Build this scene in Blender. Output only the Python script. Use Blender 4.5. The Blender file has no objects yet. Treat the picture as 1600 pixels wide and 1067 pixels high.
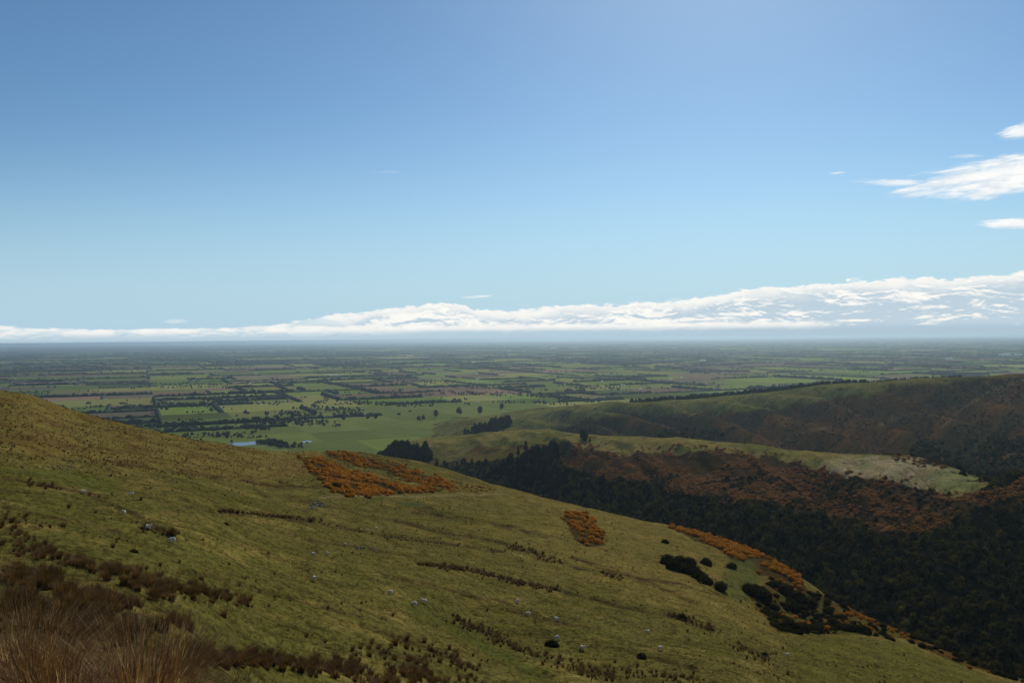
import bpy, math, random
import numpy as np
from mathutils import Vector, Matrix, Quaternion
R = math.radians
random.seed(7); RNG = np.random.default_rng(7)
C = bpy.context.scene.collection
S = bpy.context.scene

# ------------------------------------------------------------------ camera, world, sun, exposure
F = 1305.0                       # focal length in photograph pixels (1600 wide)
PLAIN = -250.0                   # the plain lies 250 m below the eye
cam = bpy.data.objects.new('camera', bpy.data.cameras.new('camera'))
cam.data.sensor_width = 36; cam.data.lens = F / 1600 * 36
cam.data.clip_start = 0.1; cam.data.clip_end = 400000
cam.rotation_mode = 'QUATERNION'
cam.rotation_quaternion = (Quaternion((1, 0, 0), R(90) - 0.0034) @ Quaternion((0, 0, 1), -0.0100))
C.objects.link(cam); S.camera = cam
S.view_settings.view_transform = 'Standard'; S.view_settings.look = 'None'
S.view_settings.gamma = 1; S.view_settings.use_curve_mapping = False
S.view_settings.exposure = -0.35

SUN_EL, SUN_AZ = 36.0, 15.0      # ahead and a little to the right
sv = Vector((math.sin(R(SUN_AZ)) * math.cos(R(SUN_EL)), math.cos(R(SUN_AZ)) * math.cos(R(SUN_EL)), math.sin(R(SUN_EL))))
sun = bpy.data.objects.new('sun', bpy.data.lights.new('sun', 'SUN'))
sun.data.energy = 3.5; sun.data.angle = R(0.5); sun.data.color = (1, .92, .78)
sun.rotation_mode = 'QUATERNION'; sun.rotation_quaternion = (-sv).to_track_quat('-Z', 'Y'); C.objects.link(sun)

class NT:
    """small helper to write node maths"""
    def __init__(s, tree): s.t = tree; s.n = tree.nodes; s.l = tree.links
    def put(s, sock, v):
        if isinstance(v, bpy.types.NodeSocket): s.l.new(v, sock)
        elif v is not None:
            if hasattr(sock.default_value, '__len__') and not hasattr(v, '__len__'): v = [v] * len(sock.default_value)
            if hasattr(sock.default_value, '__len__') and len(sock.default_value) == 4 and len(v) == 3: v = tuple(v) + (1,)
            sock.default_value = v
    def m(s, op, a, b=None, c=None):
        n = s.n.new('ShaderNodeMath'); n.operation = op
        for i, v in enumerate((a, b, c)):
            if v is not None: s.put(n.inputs[i], v)
        return n.outputs[0]
    def add(s, a, b): return s.m('ADD', a, b)
    def sub(s, a, b): return s.m('SUBTRACT', a, b)
    def mul(s, a, b): return s.m('MULTIPLY', a, b)
    def mx(s, a, b): return s.m('MAXIMUM', a, b)
    def mn(s, a, b): return s.m('MINIMUM', a, b)
    def ss(s, x, a, b, lo=0., hi=1.):
        n = s.n.new('ShaderNodeMapRange'); n.interpolation_type = 'SMOOTHSTEP'
        s.put(n.inputs[0], x); s.put(n.inputs[1], a); s.put(n.inputs[2], b); s.put(n.inputs[3], lo); s.put(n.inputs[4], hi)
        return n.outputs[0]
    def xyz(s, x, y, z=0.):
        n = s.n.new('ShaderNodeCombineXYZ'); s.put(n.inputs[0], x); s.put(n.inputs[1], y); s.put(n.inputs[2], z); return n.outputs[0]
    def noise(s, vec, scale, detail=4., rough=.55, dist=0., col=False):
        n = s.n.new('ShaderNodeTexNoise'); s.put(n.inputs['Vector'], vec); s.put(n.inputs['Scale'], scale)
        s.put(n.inputs['Detail'], detail); s.put(n.inputs['Roughness'], rough); s.put(n.inputs['Distortion'], dist)
        return n.outputs['Color' if col else 0]
    def mix(s, f, a, b, mode='MIX'):
        n = s.n.new('ShaderNodeMix'); n.data_type = 'RGBA'; n.blend_type = mode
        s.put(n.inputs[0], f); s.put(n.inputs[6], a); s.put(n.inputs[7], b); return n.outputs[2]
    def ramp(s, x, pts):
        n = s.n.new('ShaderNodeFloatCurve'); c = n.mapping.curves[0]
        for i, (px, py) in enumerate(pts):
            if i < 2: c.points[i].location = (px, py)
            else: c.points.new(px, py)
        for p in c.points: p.handle_type = 'AUTO_CLAMPED'
        n.mapping.update(); s.put(n.inputs['Value'], x); return n.outputs[0]

w = bpy.data.worlds.new('World'); S.world = w; w.use_nodes = True
N = NT(w.node_tree); bg = w.node_tree.nodes['Background']
sky = N.n.new('ShaderNodeTexSky'); sky.sky_type = 'NISHITA'; sky.sun_disc = False
sky.sun_elevation = R(SUN_EL); sky.sun_rotation = R(SUN_AZ); sky.altitude = 400
sky.air_density = 1.0; sky.dust_density = 0.4; sky.ozone_density = 3.2
SKY_STRENGTH = 0.105
tc = N.n.new('ShaderNodeTexCoord'); sp = N.n.new('ShaderNodeSeparateXYZ'); N.l.new(tc.outputs['Generated'], sp.inputs[0])
dx, dy, dz = sp.outputs
az = N.m('ARCTAN2', dx, dy)                                       # 0 straight ahead, + right, radians
el = N.m('DIVIDE', dz, N.m('SQRT', N.add(N.mul(dx, dx), N.mul(dy, dy))))
an = N.ss(az, -.62, .62); an = N.m('MULTIPLY_ADD', az, 1 / 1.24, .5)
def A_(u): return math.atan((u - 800) / F)
def E_(px): return px / F
bank_pts = [(-300, 34), (0, 27), (120, 22), (300, 21), (420, 25), (480, 34), (560, 44), (640, 53), (720, 57), (745, 46), (800, 45), (900, 50), (1050, 56),
            (1130, 68), (1200, 77), (1280, 80), (1350, 87), (1450, 86), (1540, 92), (1600, 98), (1800, 112)]
top = N.mul(N.ramp(an, [((A_(u) / 1.24 + .5), p / 200) for u, p in bank_pts]), E_(200))
elp = N.m('DIVIDE', N.mul(el, F), N.mx(N.m('COSINE', az), .5))                                                # elevation in px-like units
azp = N.mul(az, F)
cv = N.xyz(N.mul(azp, .016), N.mul(elp, .050), 3.1)
n1 = N.noise(cv, 1.0, 7, .62, .6)
n2 = N.noise(N.xyz(N.mul(azp, .013), N.mul(elp, .034), 8.3), 1.0, 7, .6, .3)
n3 = N.noise(N.xyz(N.mul(azp, .045), N.mul(elp, .12), 1.3), 1.0, 6, .65, .4)
n1s = N.noise(N.xyz(N.mul(azp, .016), N.mul(N.add(elp, 3.0), .050), 3.1), 1.0, 7, .62, .6)   # same noise a little higher: relief
esc = N.ss(top, E_(8), E_(60), .22, 1.)
edge = N.mul(esc, N.add(N.mul(N.sub(n1, .5), 20), N.mul(N.sub(n3, .5), 22)))
d_top = N.add(N.sub(N.mul(top, F), elp), edge)
bank = N.ss(d_top, -.8, 2.4)
bank = N.mul(bank, N.mx(N.ss(azp, -420, -150), N.ss(n1, .34, .52, .25, .95)))
right = N.ss(azp, 80, 560)
relief = N.mul(N.sub(n1, n1s), 1.6)
# white rims near the top, puffs by noise, a bright line along the base; grey blue between
rim = N.ss(N.add(d_top, N.mul(N.sub(n2, .5), 40)), N.ss(right, 0, 1, 20, 25), 3)
base_line = N.mul(N.ss(N.m('ABSOLUTE', N.sub(elp, N.add(17., N.mul(N.sub(n3, .5), 14)))), 9, 2), N.ss(azp, 500, 430))
puff = N.ss(N.add(N.add(n2, N.mul(N.sub(n3, .5), .5)), relief), N.ss(right, 0, 1, .40, .47), N.ss(right, 0, 1, .64, .70))
white = N.mn(N.mx(N.mx(N.mul(rim, .95), puff), base_line), 1.)
CW, CG = (12.0, 11.8, 11.2), (6.3, 7.8, 8.9)
ccol = N.mix(N.mul(white, N.ss(n3, .25, .6, .72, 1.)), CG, CW)
hz_f = N.ss(N.sub(N.add(elp, N.mul(N.sub(n2, .5), 6)), N.ss(azp, -450, -50, 0, 4)), 17, 3)           # distance dims the foot of the bank
ccol = N.mix(N.mul(hz_f, 1.), ccol, N.mix(N.ss(azp, -500, 750), (6.0, 7.8, 8.9), (5.2, 6.8, 8.1)))
gm = N.n.new('ShaderNodeGamma'); N.l.new(N.mix(1.0, sky.outputs[0], (.125, .125, .125), 'MULTIPLY'), gm.inputs[0]); gm.inputs[1].default_value = 1.2
skyc = N.mix(1.0, gm.outputs[0], (7.0, 8.2, 8.1), 'MULTIPLY')
pale = N.m('POWER', N.ss(elp, 420, -20), 1.6)                      # clear moist air low over the plain
skyc = N.mix(N.mul(pale, .95), skyc, (5.3, 7.7, 9.6))
out = N.mix(N.ss(elp, 18, 6), skyc, (6.0, 7.9, 9.0))
out = N.mix(bank, out, ccol)
# high streaky clouds on the right
def streak(az0, el0, ra, re, tilt, thr, seed, s=1.):
    da = N.sub(azp, A_(az0) * F); de = N.sub(N.sub(elp, el0), N.mul(da, tilt))
    q = N.add(N.m('POWER', N.m('ABSOLUTE', N.m('DIVIDE', da, ra)), 2.), N.m('POWER', N.m('ABSOLUTE', N.m('DIVIDE', de, re)), 2.))
    nn = N.noise(N.xyz(N.mul(azp, .016), N.mul(N.sub(elp, N.mul(azp, tilt)), .095), seed), 1., 8, .68, .4)
    return N.mul(N.ss(N.sub(N.add(N.m('SUBTRACT', 1., q), N.mul(N.sub(nn, .5), 3.2)), thr), -.25, .75), s)
st = streak(1640, 254, 165, 30, .17, -.12, 2.2)
for a in [(1500, 240, 95, 8, .22, .3, 2.9, .9), (1400, 237, 55, 7, -.03, .35, 4.4, .75), (1615, 318, 45, 14, .2, .25, 7.7, .9), (1312, 253, 14, 2.5, .1, .15, 3.2, .5),
          (1610, 172, 68, 8, .02, .1, 9.1, 1.), (745, 66, 24, 2., .06, .1, 5.5, .6), (1510, 277, 36, 4, .05, .5, 6.5, .5), (610, 262, 30, 3, .0, .6, 5.0, .2),
          (275, 32, 22, 4, .0, .2, 5.9, .3), (1900, 330, 160, 40, .1, .2, 1.9, 1.)]:
    st = N.mx(st, streak(*a))
out = N.mix(N.mn(st, 1.), out, N.mix(N.ss(n1, .35, .6), (8.8, 9.7, 10.4), (12, 12, 11.8)))
N.l.new(out, bg.inputs[0]); bg.inputs[1].default_value = SKY_STRENGTH

# ------------------------------------------------------------------ helpers
def vh(u): return 529.0 - (u - 800) * 0.0100
def Z(v, u, Y): return -(v - vh(u)) / F * Y

def pchip(x, y, xi):
    """x (n), y (n, ...) -> values at xi"""
    x = np.asarray(x, float); y = np.asarray(y, float); h = np.diff(x)
    sh = (-1,) + (1,) * (y.ndim - 1); hh = h.reshape(sh)
    dl = np.diff(y, axis=0) / hh; m = np.zeros_like(y)
    w1 = 2 * hh[1:] + hh[:-1]; w2 = hh[1:] + 2 * hh[:-1]
    with np.errstate(all='ignore'):
        mid = (w1 + w2) / (w1 / dl[:-1] + w2 / dl[1:])
    m[1:-1] = np.where(dl[:-1] * dl[1:] > 0, np.nan_to_num(mid), 0)
    m[0] = dl[0]; m[-1] = dl[-1]
    xi = np.asarray(xi, float); k = np.clip(np.searchsorted(x, xi) - 1, 0, len(x) - 2)
    t = ((xi - x[k]) / h[k]).reshape((-1,) + (1,) * (y.ndim - 1)); H = h[k].reshape(t.shape)
    t2, t3 = t * t, t * t * t
    return (2*t3-3*t2+1)*y[k] + (t3-2*t2+t)*H*m[k] + (-2*t3+3*t2)*y[k+1] + (t3-t2)*H*m[k+1]

def _h(ix, iy, s):
    n = (ix * 374761393 + iy * 668265263 + s * 974634777) & 0xffffffff
    n = ((n ^ (n >> 13)) * 1274126177) & 0xffffffff
    return ((n ^ (n >> 16)) & 0xffff) / 65535.0
def vnoise(x, y, s=0):
    x = np.asarray(x, float); y = np.asarray(y, float)
    ix = np.floor(x).astype(np.int64); iy = np.floor(y).astype(np.int64); fx = x - ix; fy = y - iy
    fx = fx*fx*(3-2*fx); fy = fy*fy*(3-2*fy)
    a = _h(ix, iy, s); b = _h(ix+1, iy, s); c = _h(ix, iy+1, s); d = _h(ix+1, iy+1, s)
    return (a*(1-fx)+b*fx)*(1-fy) + (c*(1-fx)+d*fx)*fy
def fbm(x, y, s=0, o=4, g=.5):
    v = 0; a = 1; t = 0
    for i in range(o):
        an_ = .5 + 1.1 * i; cr, sr = math.cos(an_) * 2**i, math.sin(an_) * 2**i
        v = v + a * vnoise(x * cr - y * sr, x * sr + y * cr, s + i * 17); t += a; a *= g
    return v / t
def smooth(x, a, b): t = np.clip((x - a) / (b - a), 0, 1); return t*t*(3-2*t)
def in_poly(u, v, poly):
    u = np.asarray(u, float); v = np.asarray(v, float); r = np.zeros(u.shape, bool); n = len(poly)
    for i in range(n):
        x1, y1 = poly[i]; x2, y2 = poly[(i+1) % n]
        if y1 == y2: continue
        c = ((y1 > v) != (y2 > v)) & (u < (x2-x1)*(v-y1)/(y2-y1)+x1); r ^= c
    return r
def line_d(u, v, pts, vs=1.0):
    """distance in photo pixels (v scaled by vs) to a polyline"""
    best = np.full(np.shape(u), 1e9)
    for (x1, y1), (x2, y2) in zip(pts[:-1], pts[1:]):
        ax, ay, bx, by = x1, y1*vs, x2, y2*vs; L = (bx-ax)**2+(by-ay)**2 + 1e-9
        t = np.clip(((u-ax)*(bx-ax)+(v*vs-ay)*(by-ay))/L, 0, 1)
        best = np.minimum(best, np.hypot(u-ax-t*(bx-ax), v*vs-ay-t*(by-ay)))
    return best

def tag(o, label=None, cat=None, group=None, kind=None):
    for k, v in (('label', label), ('category', cat), ('group', group), ('kind', kind)):
        if v: o[k] = v
    return o
def mesh_obj(name, verts, faces, mats, parent=None, smooth_=False, cols=None, midx=None):
    me = bpy.data.meshes.new(name)
    verts = np.asarray(verts, np.float32); me.vertices.add(len(verts)); me.vertices.foreach_set('co', verts.ravel())
    if isinstance(faces, np.ndarray):
        n, k = faces.shape; me.loops.add(n*k); me.loops.foreach_set('vertex_index', faces.ravel().astype(np.int32))
        me.polygons.add(n); me.polygons.foreach_set('loop_start', np.arange(0, n*k, k, dtype=np.int32))
    else:
        ls = np.cumsum([0] + [len(f) for f in faces])[:-1].astype(np.int32); fl = np.array([i for f in faces for i in f], np.int32)
        me.loops.add(len(fl)); me.loops.foreach_set('vertex_index', fl); me.polygons.add(len(faces)); me.polygons.foreach_set('loop_start', ls)
    if midx is not None: me.polygons.foreach_set('material_index', np.asarray(midx, np.int32))
    me.update(calc_edges=True); me.validate()
    me.polygons.foreach_set('use_smooth', [smooth_] * len(me.polygons))
    for m in (mats if isinstance(mats, (list, tuple)) else [mats]): me.materials.append(m)
    if cols is not None:
        at = me.color_attributes.new('Col', 'FLOAT_COLOR', 'POINT')
        c4 = np.ones((len(verts), 4), np.float32); c4[:, :3] = cols; at.data.foreach_set('color', c4.ravel())
    o = bpy.data.objects.new(name, me); C.objects.link(o); o.parent = parent
    return o

# ------------------------------------------------------------------ materials
def mat(name, rough=.9, spec=.15):
    m = bpy.data.materials.new(name); m.use_nodes = True; n = NT(m.node_tree); b = m.node_tree.nodes['Principled BSDF']
    b.inputs['Roughness'].default_value = rough; b.inputs['Specular IOR Level'].default_value = spec
    return m, n, b
def land_mat(name, s1=.9, s2=.16, amp=.5, bump=.35, bdist=.25, dots=0.):
    m, n, b = mat(name); g = n.n.new('ShaderNodeNewGeometry').outputs['Position']
    a = n.n.new('ShaderNodeVertexColor'); a.layer_name = 'Col'
    na = n.noise(g, s1, 5, .65); nb = n.noise(g, s2, 4, .6)
    nf = n.noise(g, s1 * 3.1, 4, .7); f = n.add(n.mul(n.sub(nf, .5), amp * 2.2), n.add(n.mul(n.sub(na, .5), amp * 2.6), n.add(n.mul(n.sub(nb, .5), amp * 1.2), 1.)))
    col = n.mix(1., a.outputs[0], n.xyz(f, f, f), 'MULTIPLY')
    nc = n.noise(g, s2 * .6, 3, .5, 0, True)
    col = n.mix(.12, col, n.mix(1., col, n.mix(1., nc, (2., 2., 2.), 'MULTIPLY'), 'MULTIPLY'))
    if dots:
        vo = n.n.new('ShaderNodeTexVoronoi'); n.put(vo.inputs['Vector'], g); n.put(vo.inputs['Scale'], dots)
        k = n.ss(n.add(vo.outputs['Distance'], n.mul(n.sub(nb, .5), .9)), .10, .45, .42, 1.1)
        col = n.mix(1., col, n.xyz(k, k, k), 'MULTIPLY')
    n.l.new(col, b.inputs['Base Color'])
    bp = n.n.new('ShaderNodeBump'); bp.inputs['Strength'].default_value = bump; bp.inputs['Distance'].default_value = bdist
    n.l.new(na, bp.inputs['Height']); n.l.new(bp.outputs[0], b.inputs['Normal'])
    b.inputs['Specular IOR Level'].default_value = .0
    return m
def leaf_mat(name, c1, c2, scale=1.5, trans=.25, c3=None, f3=(.5, .6), spec=.1, own=.7):
    """foliage: two tones by noise plus a tone of its own for every plant"""
    m, n, b = mat(name, .75, spec); tcn = n.n.new('ShaderNodeTexCoord'); oi = n.n.new('ShaderNodeObjectInfo')
    vec = n.n.new('ShaderNodeVectorMath'); n.l.new(tcn.outputs['Object'], vec.inputs[0]); n.l.new(n.xyz(n.mul(oi.outputs['Random'], 97.), 3., 1.), vec.inputs[1])
    no = n.noise(vec.outputs[0], scale, 4, .65)
    col = n.mix(n.ss(no, .35, .65), c1, c2)
    if c3:
        nb = n.noise(vec.outputs[0], scale * 2.3, 3, .6); col = n.mix(n.ss(n.add(nb, n.mul(n.sub(oi.outputs['Random'], .5), .22)), f3[0], f3[1]), col, c3)
    k = n.m('MULTIPLY_ADD', oi.outputs['Random'], own, 1 - own / 2); col = n.mix(1., col, n.xyz(k, k, k), 'MULTIPLY')
    n.l.new(col, b.inputs['Base Color'])
    if trans:
        tr = n.n.new('ShaderNodeBsdfTranslucent'); n.l.new(n.mix(1., col, (1.3, 1.2, .8), 'MULTIPLY'), tr.inputs[0])
        ms = n.n.new('ShaderNodeMixShader'); ms.inputs[0].default_value = trans
        n.l.new(b.outputs[0], ms.inputs[1]); n.l.new(tr.outputs[0], ms.inputs[2]); n.l.new(ms.outputs[0], n.n['Material Output'].inputs[0])
    return m
def plain_mat(name, col, rough=.85, var=.25, scale=2.):
    m, n, b = mat(name, rough); tcn = n.n.new('ShaderNodeTexCoord'); no = n.noise(tcn.outputs['Object'], scale, 4, .6)
    k = n.m('MULTIPLY_ADD', no, var * 2, 1 - var); n.l.new(n.mix(1., col, n.xyz(k, k, k), 'MULTIPLY'), b.inputs['Base Color']); return m

M_near = land_mat('hill_grass', .9, .16, .75, .7, .45, dots=.9)
M_mid = land_mat('spur_ground', .35, .05, .7, .6, 1.0, dots=.3)
M_far = land_mat('ridge_ground', .16, .03, .6, .7, 3.0, dots=.09)
M_field = land_mat('paddocks', .02, .004, .2, .0, 1.)
M_tuss = leaf_mat('tussock_blades', (.075, .040, .016), (.18, .108, .042), 2., .35)
M_tall = leaf_mat('tall_tussock_blades', (.11, .050, .020), (.26, .14, .052), 3., .4, (.50, .36, .18), (.56, .64))
M_tuft = leaf_mat('grass_tuft_blades', (.11, .105, .030), (.21, .175, .06), 2., .3)
M_gorse = leaf_mat('gorse_flowers', (.36, .145, .004), (.74, .34, .008), 1.6, .3, (.045, .034, .008), (.57, .66))
M_gorse2 = leaf_mat('fading_gorse', (.30, .11, .006), (.58, .235, .010), 1.2, .2, (.030, .026, .008), (.49, .61))
M_bush = leaf_mat('bush_leaves', (.014, .013, .003), (.110, .086, .016), .35, .2, own=1.5, spec=.0)
M_shrub = leaf_mat('shrub_leaves', (.014, .014, .005), (.070, .060, .018), 1.4, .18, spec=0.)
M_con = leaf_mat('conifer_needles', (.009, .012, .005), (.019, .022, .008), .4, .05, spec=0.)
M_belt = leaf_mat('field_tree_leaves', (.020, .030, .014), (.040, .052, .022), .06, .05)
M_scrub = leaf_mat('ridge_scrub', (.042, .030, .013), (.075, .046, .018), .5, .08)
M_bark = plain_mat('bark', (.06, .045, .03))
M_rock = plain_mat('grey_rock', (.12, .10, .07), .8, .35, 1.5)
M_wool = plain_mat('wool', (.86, .76, .60), .95, .12, 6)
M_face = plain_mat('sheep_face', (.45, .40, .34), .9, .1, 6)
M_white = plain_mat('pale_wall', (.78, .77, .73), .7, .06, .3)
M_roof = plain_mat('tin_roof', (.80, .80, .80), .45, .1, .3)
M_rroof = plain_mat('dull_roof', (.28, .16, .12), .7, .15, .3)
M_dark = plain_mat('dark_glass', (.03, .035, .04), .2, .1, 1)
M_post = plain_mat('weathered_wood', (.16, .14, .11), .9, .2, 6)
m, n, b = mat('still_water', .25, .25); n.put(b.inputs['Base Color'], (.10, .13, .15)); M_water = m
gp = n.n.new('ShaderNodeNewGeometry').outputs['Position']; bp = n.n.new('ShaderNodeBump'); bp.inputs['Strength'].default_value = .15; bp.inputs['Distance'].default_value = .5
n.l.new(n.noise(gp, .35, 4), bp.inputs['Height']); n.l.new(bp.outputs[0], b.inputs['Normal'])

# ------------------------------------------------------------------ hills: sheets lofted through surveyed profiles
class Sheet:
    def __init__(s, cols, us, ns, relief):
        ks = sorted(cols); st = np.array([[(math.log(Y), z / Y) for Y, z in cols[k]] for k in ks])   # (k, stations, 2)
        g = pchip(ks, st, us)                                          # (nu, st, 2)
        m_ = st.shape[1]; si = np.linspace(0, m_ - 1, ns)
        lnY = g[:, :, 0].T; Y = np.exp(pchip(np.arange(m_), lnY, si)).T
        zz = (g[:, :, 1] * np.exp(g[:, :, 0])).T; Zs = pchip(np.arange(m_), zz, si).T
        s.us = np.asarray(us, float); U = np.repeat(s.us[:, None], ns, 1); X = (U - 800) / F * Y
        Zs = Zs + relief(X, Y, U, si[None, :] / (m_ - 1) + 0 * U)
        s.X, s.Y, s.Z, s.U = X, Y, Zs, U; s.V = vh(U) - F * Zs / Y; s.s = si / (m_ - 1)
        d = np.abs((X[1:, :-1] - X[:-1, :-1]) * (Y[:-1, 1:] - Y[:-1, :-1])); s.area = d
    def build(s, name, m, cols):
        nu, ns = s.X.shape; idx = np.arange(nu * ns).reshape(nu, ns)
        f = np.stack([idx[:-1, :-1], idx[1:, :-1], idx[1:, 1:], idx[:-1, 1:]], -1).reshape(-1, 4)
        v = np.stack([s.X, s.Y, s.Z], -1).reshape(-1, 3)
        o = mesh_obj(name, v, f, m, None, True, cols.reshape(-1, 3)); o['kind'] = 'structure'; s.obj = o; return o
    def at(s, u, v):
        """nearest ground point seen at photograph position u, v"""
        i = int(np.clip(np.searchsorted(s.us, u), 1, len(s.us) - 1)); t = (u - s.us[i-1]) / (s.us[i] - s.us[i-1])
        V = s.V[i-1] * (1-t) + s.V[i] * t; Y = s.Y[i-1] * (1-t) + s.Y[i] * t; Zc = s.Z[i-1] * (1-t) + s.Z[i] * t
        k = np.nonzero(V <= v)[0]; k = int(k[0]) if len(k) else int(np.argmin(V))
        k = max(k, 1); a = np.clip((V[k-1] - v) / (V[k-1] - V[k] + 1e-9), 0, 1)
        y = Y[k-1] * (1-a) + Y[k] * a; z = Zc[k-1] * (1-a) + Zc[k] * a
        return Vector(((u - 800) / F * y, y, z))
    def sample(s, n, wfun=None, seed=0):
        r = np.random.default_rng(seed); Vc = (s.V[:-1, :-1] + s.V[1:, 1:]) / 2; Uc = (s.U[:-1, :-1] + s.U[1:, 1:]) / 2; Yc = s.Y[:-1, :-1]
        w_ = s.area * (wfun(Uc, Vc, Yc, (s.X[:-1, :-1])) if wfun else 1); w_ = w_.ravel(); w_ = w_ / w_.sum()
        k = r.choice(len(w_), n, p=w_); i, j = np.unravel_index(k, Vc.shape); a = r.random(n); b_ = r.random(n)
        def bl(G): return (G[i, j]*(1-a)+G[i+1, j]*a)*(1-b_) + (G[i, j+1]*(1-a)+G[i+1, j+1]*a)*b_
        return np.stack([bl(s.X), bl(s.Y), bl(s.Z)], -1), bl(s.U), bl(s.V)

def col_(u, *st): return [(Y, z if z < 0 else Z(z, u, Y)) for Y, z in st]   # z < 0: metres below the eye; else a photo row
near_cols = {
 -3200: [(1, -1.5), (4, -1.5), (12, -3), (30, -6), (50, -8), (95, -9), (180, -10), (250, -9), (330, -6), (430, -40), (800, -270)],
 -700: [(1, -1.6), (4, -1.7), (12, -4), (30, -8), (50, -11), (95, -14.5), (180, -15), (250, -12), (340, -9), (430, -40), (800, -270)],
 0: col_(0, (1, -1.7), (4, -1.95), (12, 1095), (30, 990), (50, 905), (95, 815), (180, 720), (260, 660), (350, 613), (450, -50), (800, -270)),
 130: col_(130, (1, -1.7), (4, -2.0), (12, 1130), (32, 1020), (54, 925), (102, 830), (190, 745), (280, 690), (375, 649), (480, -65), (830, -270)),
 280: col_(280, (1, -1.7), (4, -2.05), (12, -5.9), (36, 1060), (62, 960), (112, 855), (205, 772), (300, 720), (400, 682), (510, -75), (850, -270)),
 430: col_(430, (1, -1.7), (4, -2.1), (12, -6.4), (40, -18), (72, 1040), (125, 915), (220, 820), (330, 755), (450, 707), (580, -90), (900, -270)),
 560: col_(560, (1, -1.7), (4, -2.1), (12, -6.8), (42, -21), (82, 1060), (140, 935), (240, 840), (360, 770), (560, 711), (700, -100), (1000, -270)),
 680: col_(680, (1, -1.7), (4, -2.2), (12, -7.2), (46, -25), (100, 1062), (160, 950), (260, 855), (390, 785), (570, 733), (720, -120), (1000, -265)),
 780: col_(780, (1, -1.7), (4, -2.2), (12, -7.5), (50, -28), (115, 1062), (185, 960), (285, 868), (400, 802), (530, 758), (680, -150), (900, -240)),
 920: col_(920, (1, -1.7), (4, -2.3), (12, -7.8), (50, -29), (128, 1064), (198, 972), (295, 885), (400, 825), (490, 793), (620, -165), (800, -225)),
 1100: col_(1100, (1, -1.7), (4, -2.3), (12, -8), (50, -30), (140, 1067), (210, 988), (300, 915), (380, 866), (450, 833), (550, -160), (680, -210)),
 1200: col_(1200, (1, -1.7), (4, -2.3), (12, -8), (50, -31), (160, 1067), (228, 1000), (300, 948), (360, 905), (410, 872), (480, -158), (600, -200)),
 1300: col_(1300, (1, -1.7), (4, -2.3), (12, -8), (50, -32), (180, 1067), (245, 1015), (300, 982), (340, 957), (370, 935), (440, -158), (560, -200)),
 1450: col_(1450, (1, -1.7), (4, -2.4), (12, -8.5), (50, -33), (200, 1080), (240, 1050), (280, 1026), (300, 1017), (320, 1010), (380, -160), (500, -195)),
 1600: col_(1600, (1, -1.7), (4, -2.4), (12, -8.5), (50, -34), (190, 1125), (230, 1100), (260, 1082), (280, 1072), (295, 1066), (345, -155), (460, -195)),
 2100: col_(2100, (1, -1.8), (4, -2.5), (12, -8.5), (50, -34), (150, -80), (190, -98), (220, -110), (235, -116), (250, -120), (300, -145), (420, -190)),
 4600: col_(4600, (1, -1.9), (4, -2.8), (12, -9), (50, -34), (90, -58), (110, -70), (130, -80), (140, -86), (150, -90), (190, -115), (300, -170)),
}
us_n = np.concatenate([np.linspace(-3200, -160, 60), np.linspace(-150, 1700, 860), np.linspace(1712, 4600, 60)])
terraces = [
 [(60, 712), (180, 722), (300, 740), (420, 758), (500, 763)], [(285, 790), (345, 800), (420, 808), (500, 818), (560, 832), (660, 845), (780, 862)],
 [(480, 845), (560, 858), (640, 868)], [(650, 880), (740, 890), (800, 905), (880, 925), (960, 945), (1060, 965)], [(795, 855), (840, 870), (900, 888), (980, 900), (1060, 915), (1130, 930)],
 [(0, 745), (90, 760), (160, 775)], [(140, 775), (200, 800), (270, 840)], [(1000, 955), (1060, 965), (1110, 985)], [(760, 945), (850, 968), (930, 985)],
 [(440, 775), (560, 803), (700, 832), (790, 850)], [(600, 900), (700, 922), (800, 948)], [(890, 872), (1000, 905), (1090, 945)], [(200, 882), (330, 900), (450, 935), (560, 965)], [(560, 975), (650, 1005), (730, 1040)], [(960, 1012), (1080, 1042)], [(0, 790), (100, 812), (180, 830)], [(640, 800), (760, 815), (850, 840)]]
strip = [(640, 945), (700, 975), (760, 1010), (830, 1050), (870, 1075)]
def near_relief(X, Y, U, s):
    a = smooth(Y, 6, 60)
    r = (fbm(X / 55, Y / 55, 3, 3) - .5) * 4.5 * smooth(Y, 30, 160) + (fbm(X / 14, Y / 14, 9, 3) - .5) * 2.1 * a + (fbm(X / 3.2, Y / 3.2, 5, 3) - .5) * .42 * a
    # gully that holds the shrubs on the right
    r = r - 5.0 * np.exp(-((U - (1235 + (Y - 300) * .3)) / 70) ** 2) * np.exp(-((Y - 315) / 40) ** 2)
    return r * smooth(1.02 - s, 0, .2)
near = Sheet(near_cols, us_n, 1000, near_relief)
# terracettes: real little steps worn into the slope
_dt = np.full(near.U.shape, 1e9)
for p in terraces: _dt = np.minimum(_dt, line_d(near.U + 0*near.V, near.V + (fbm(near.X/9, near.Y/9, 31, 2)-.5)*8, p, 1.6))
near.Z -= .55 * np.exp(-(_dt / 4.5) ** 2)
_ds = line_d(near.U, near.V, strip, 1.0); near.Z -= .5 * np.exp(-(_ds / 14) ** 2)
# a small levelled farm dam below the gorse
dam = near.at(628, 787); _dd = np.hypot((near.X - dam.x) / 11.5, (near.Y - dam.y) / 7.5)
_wd = smooth(_dd, 1.25, .85); near.Z = near.Z * (1 - _wd) + (dam.z - .5) * _wd
near.Z += 1.1 * np.exp(-((_dd - 1.25) / .16) ** 2) * smooth(near.Y - dam.y, 6, -3)
near.V = vh(near.U) - F * near.Z / near.Y

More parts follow.
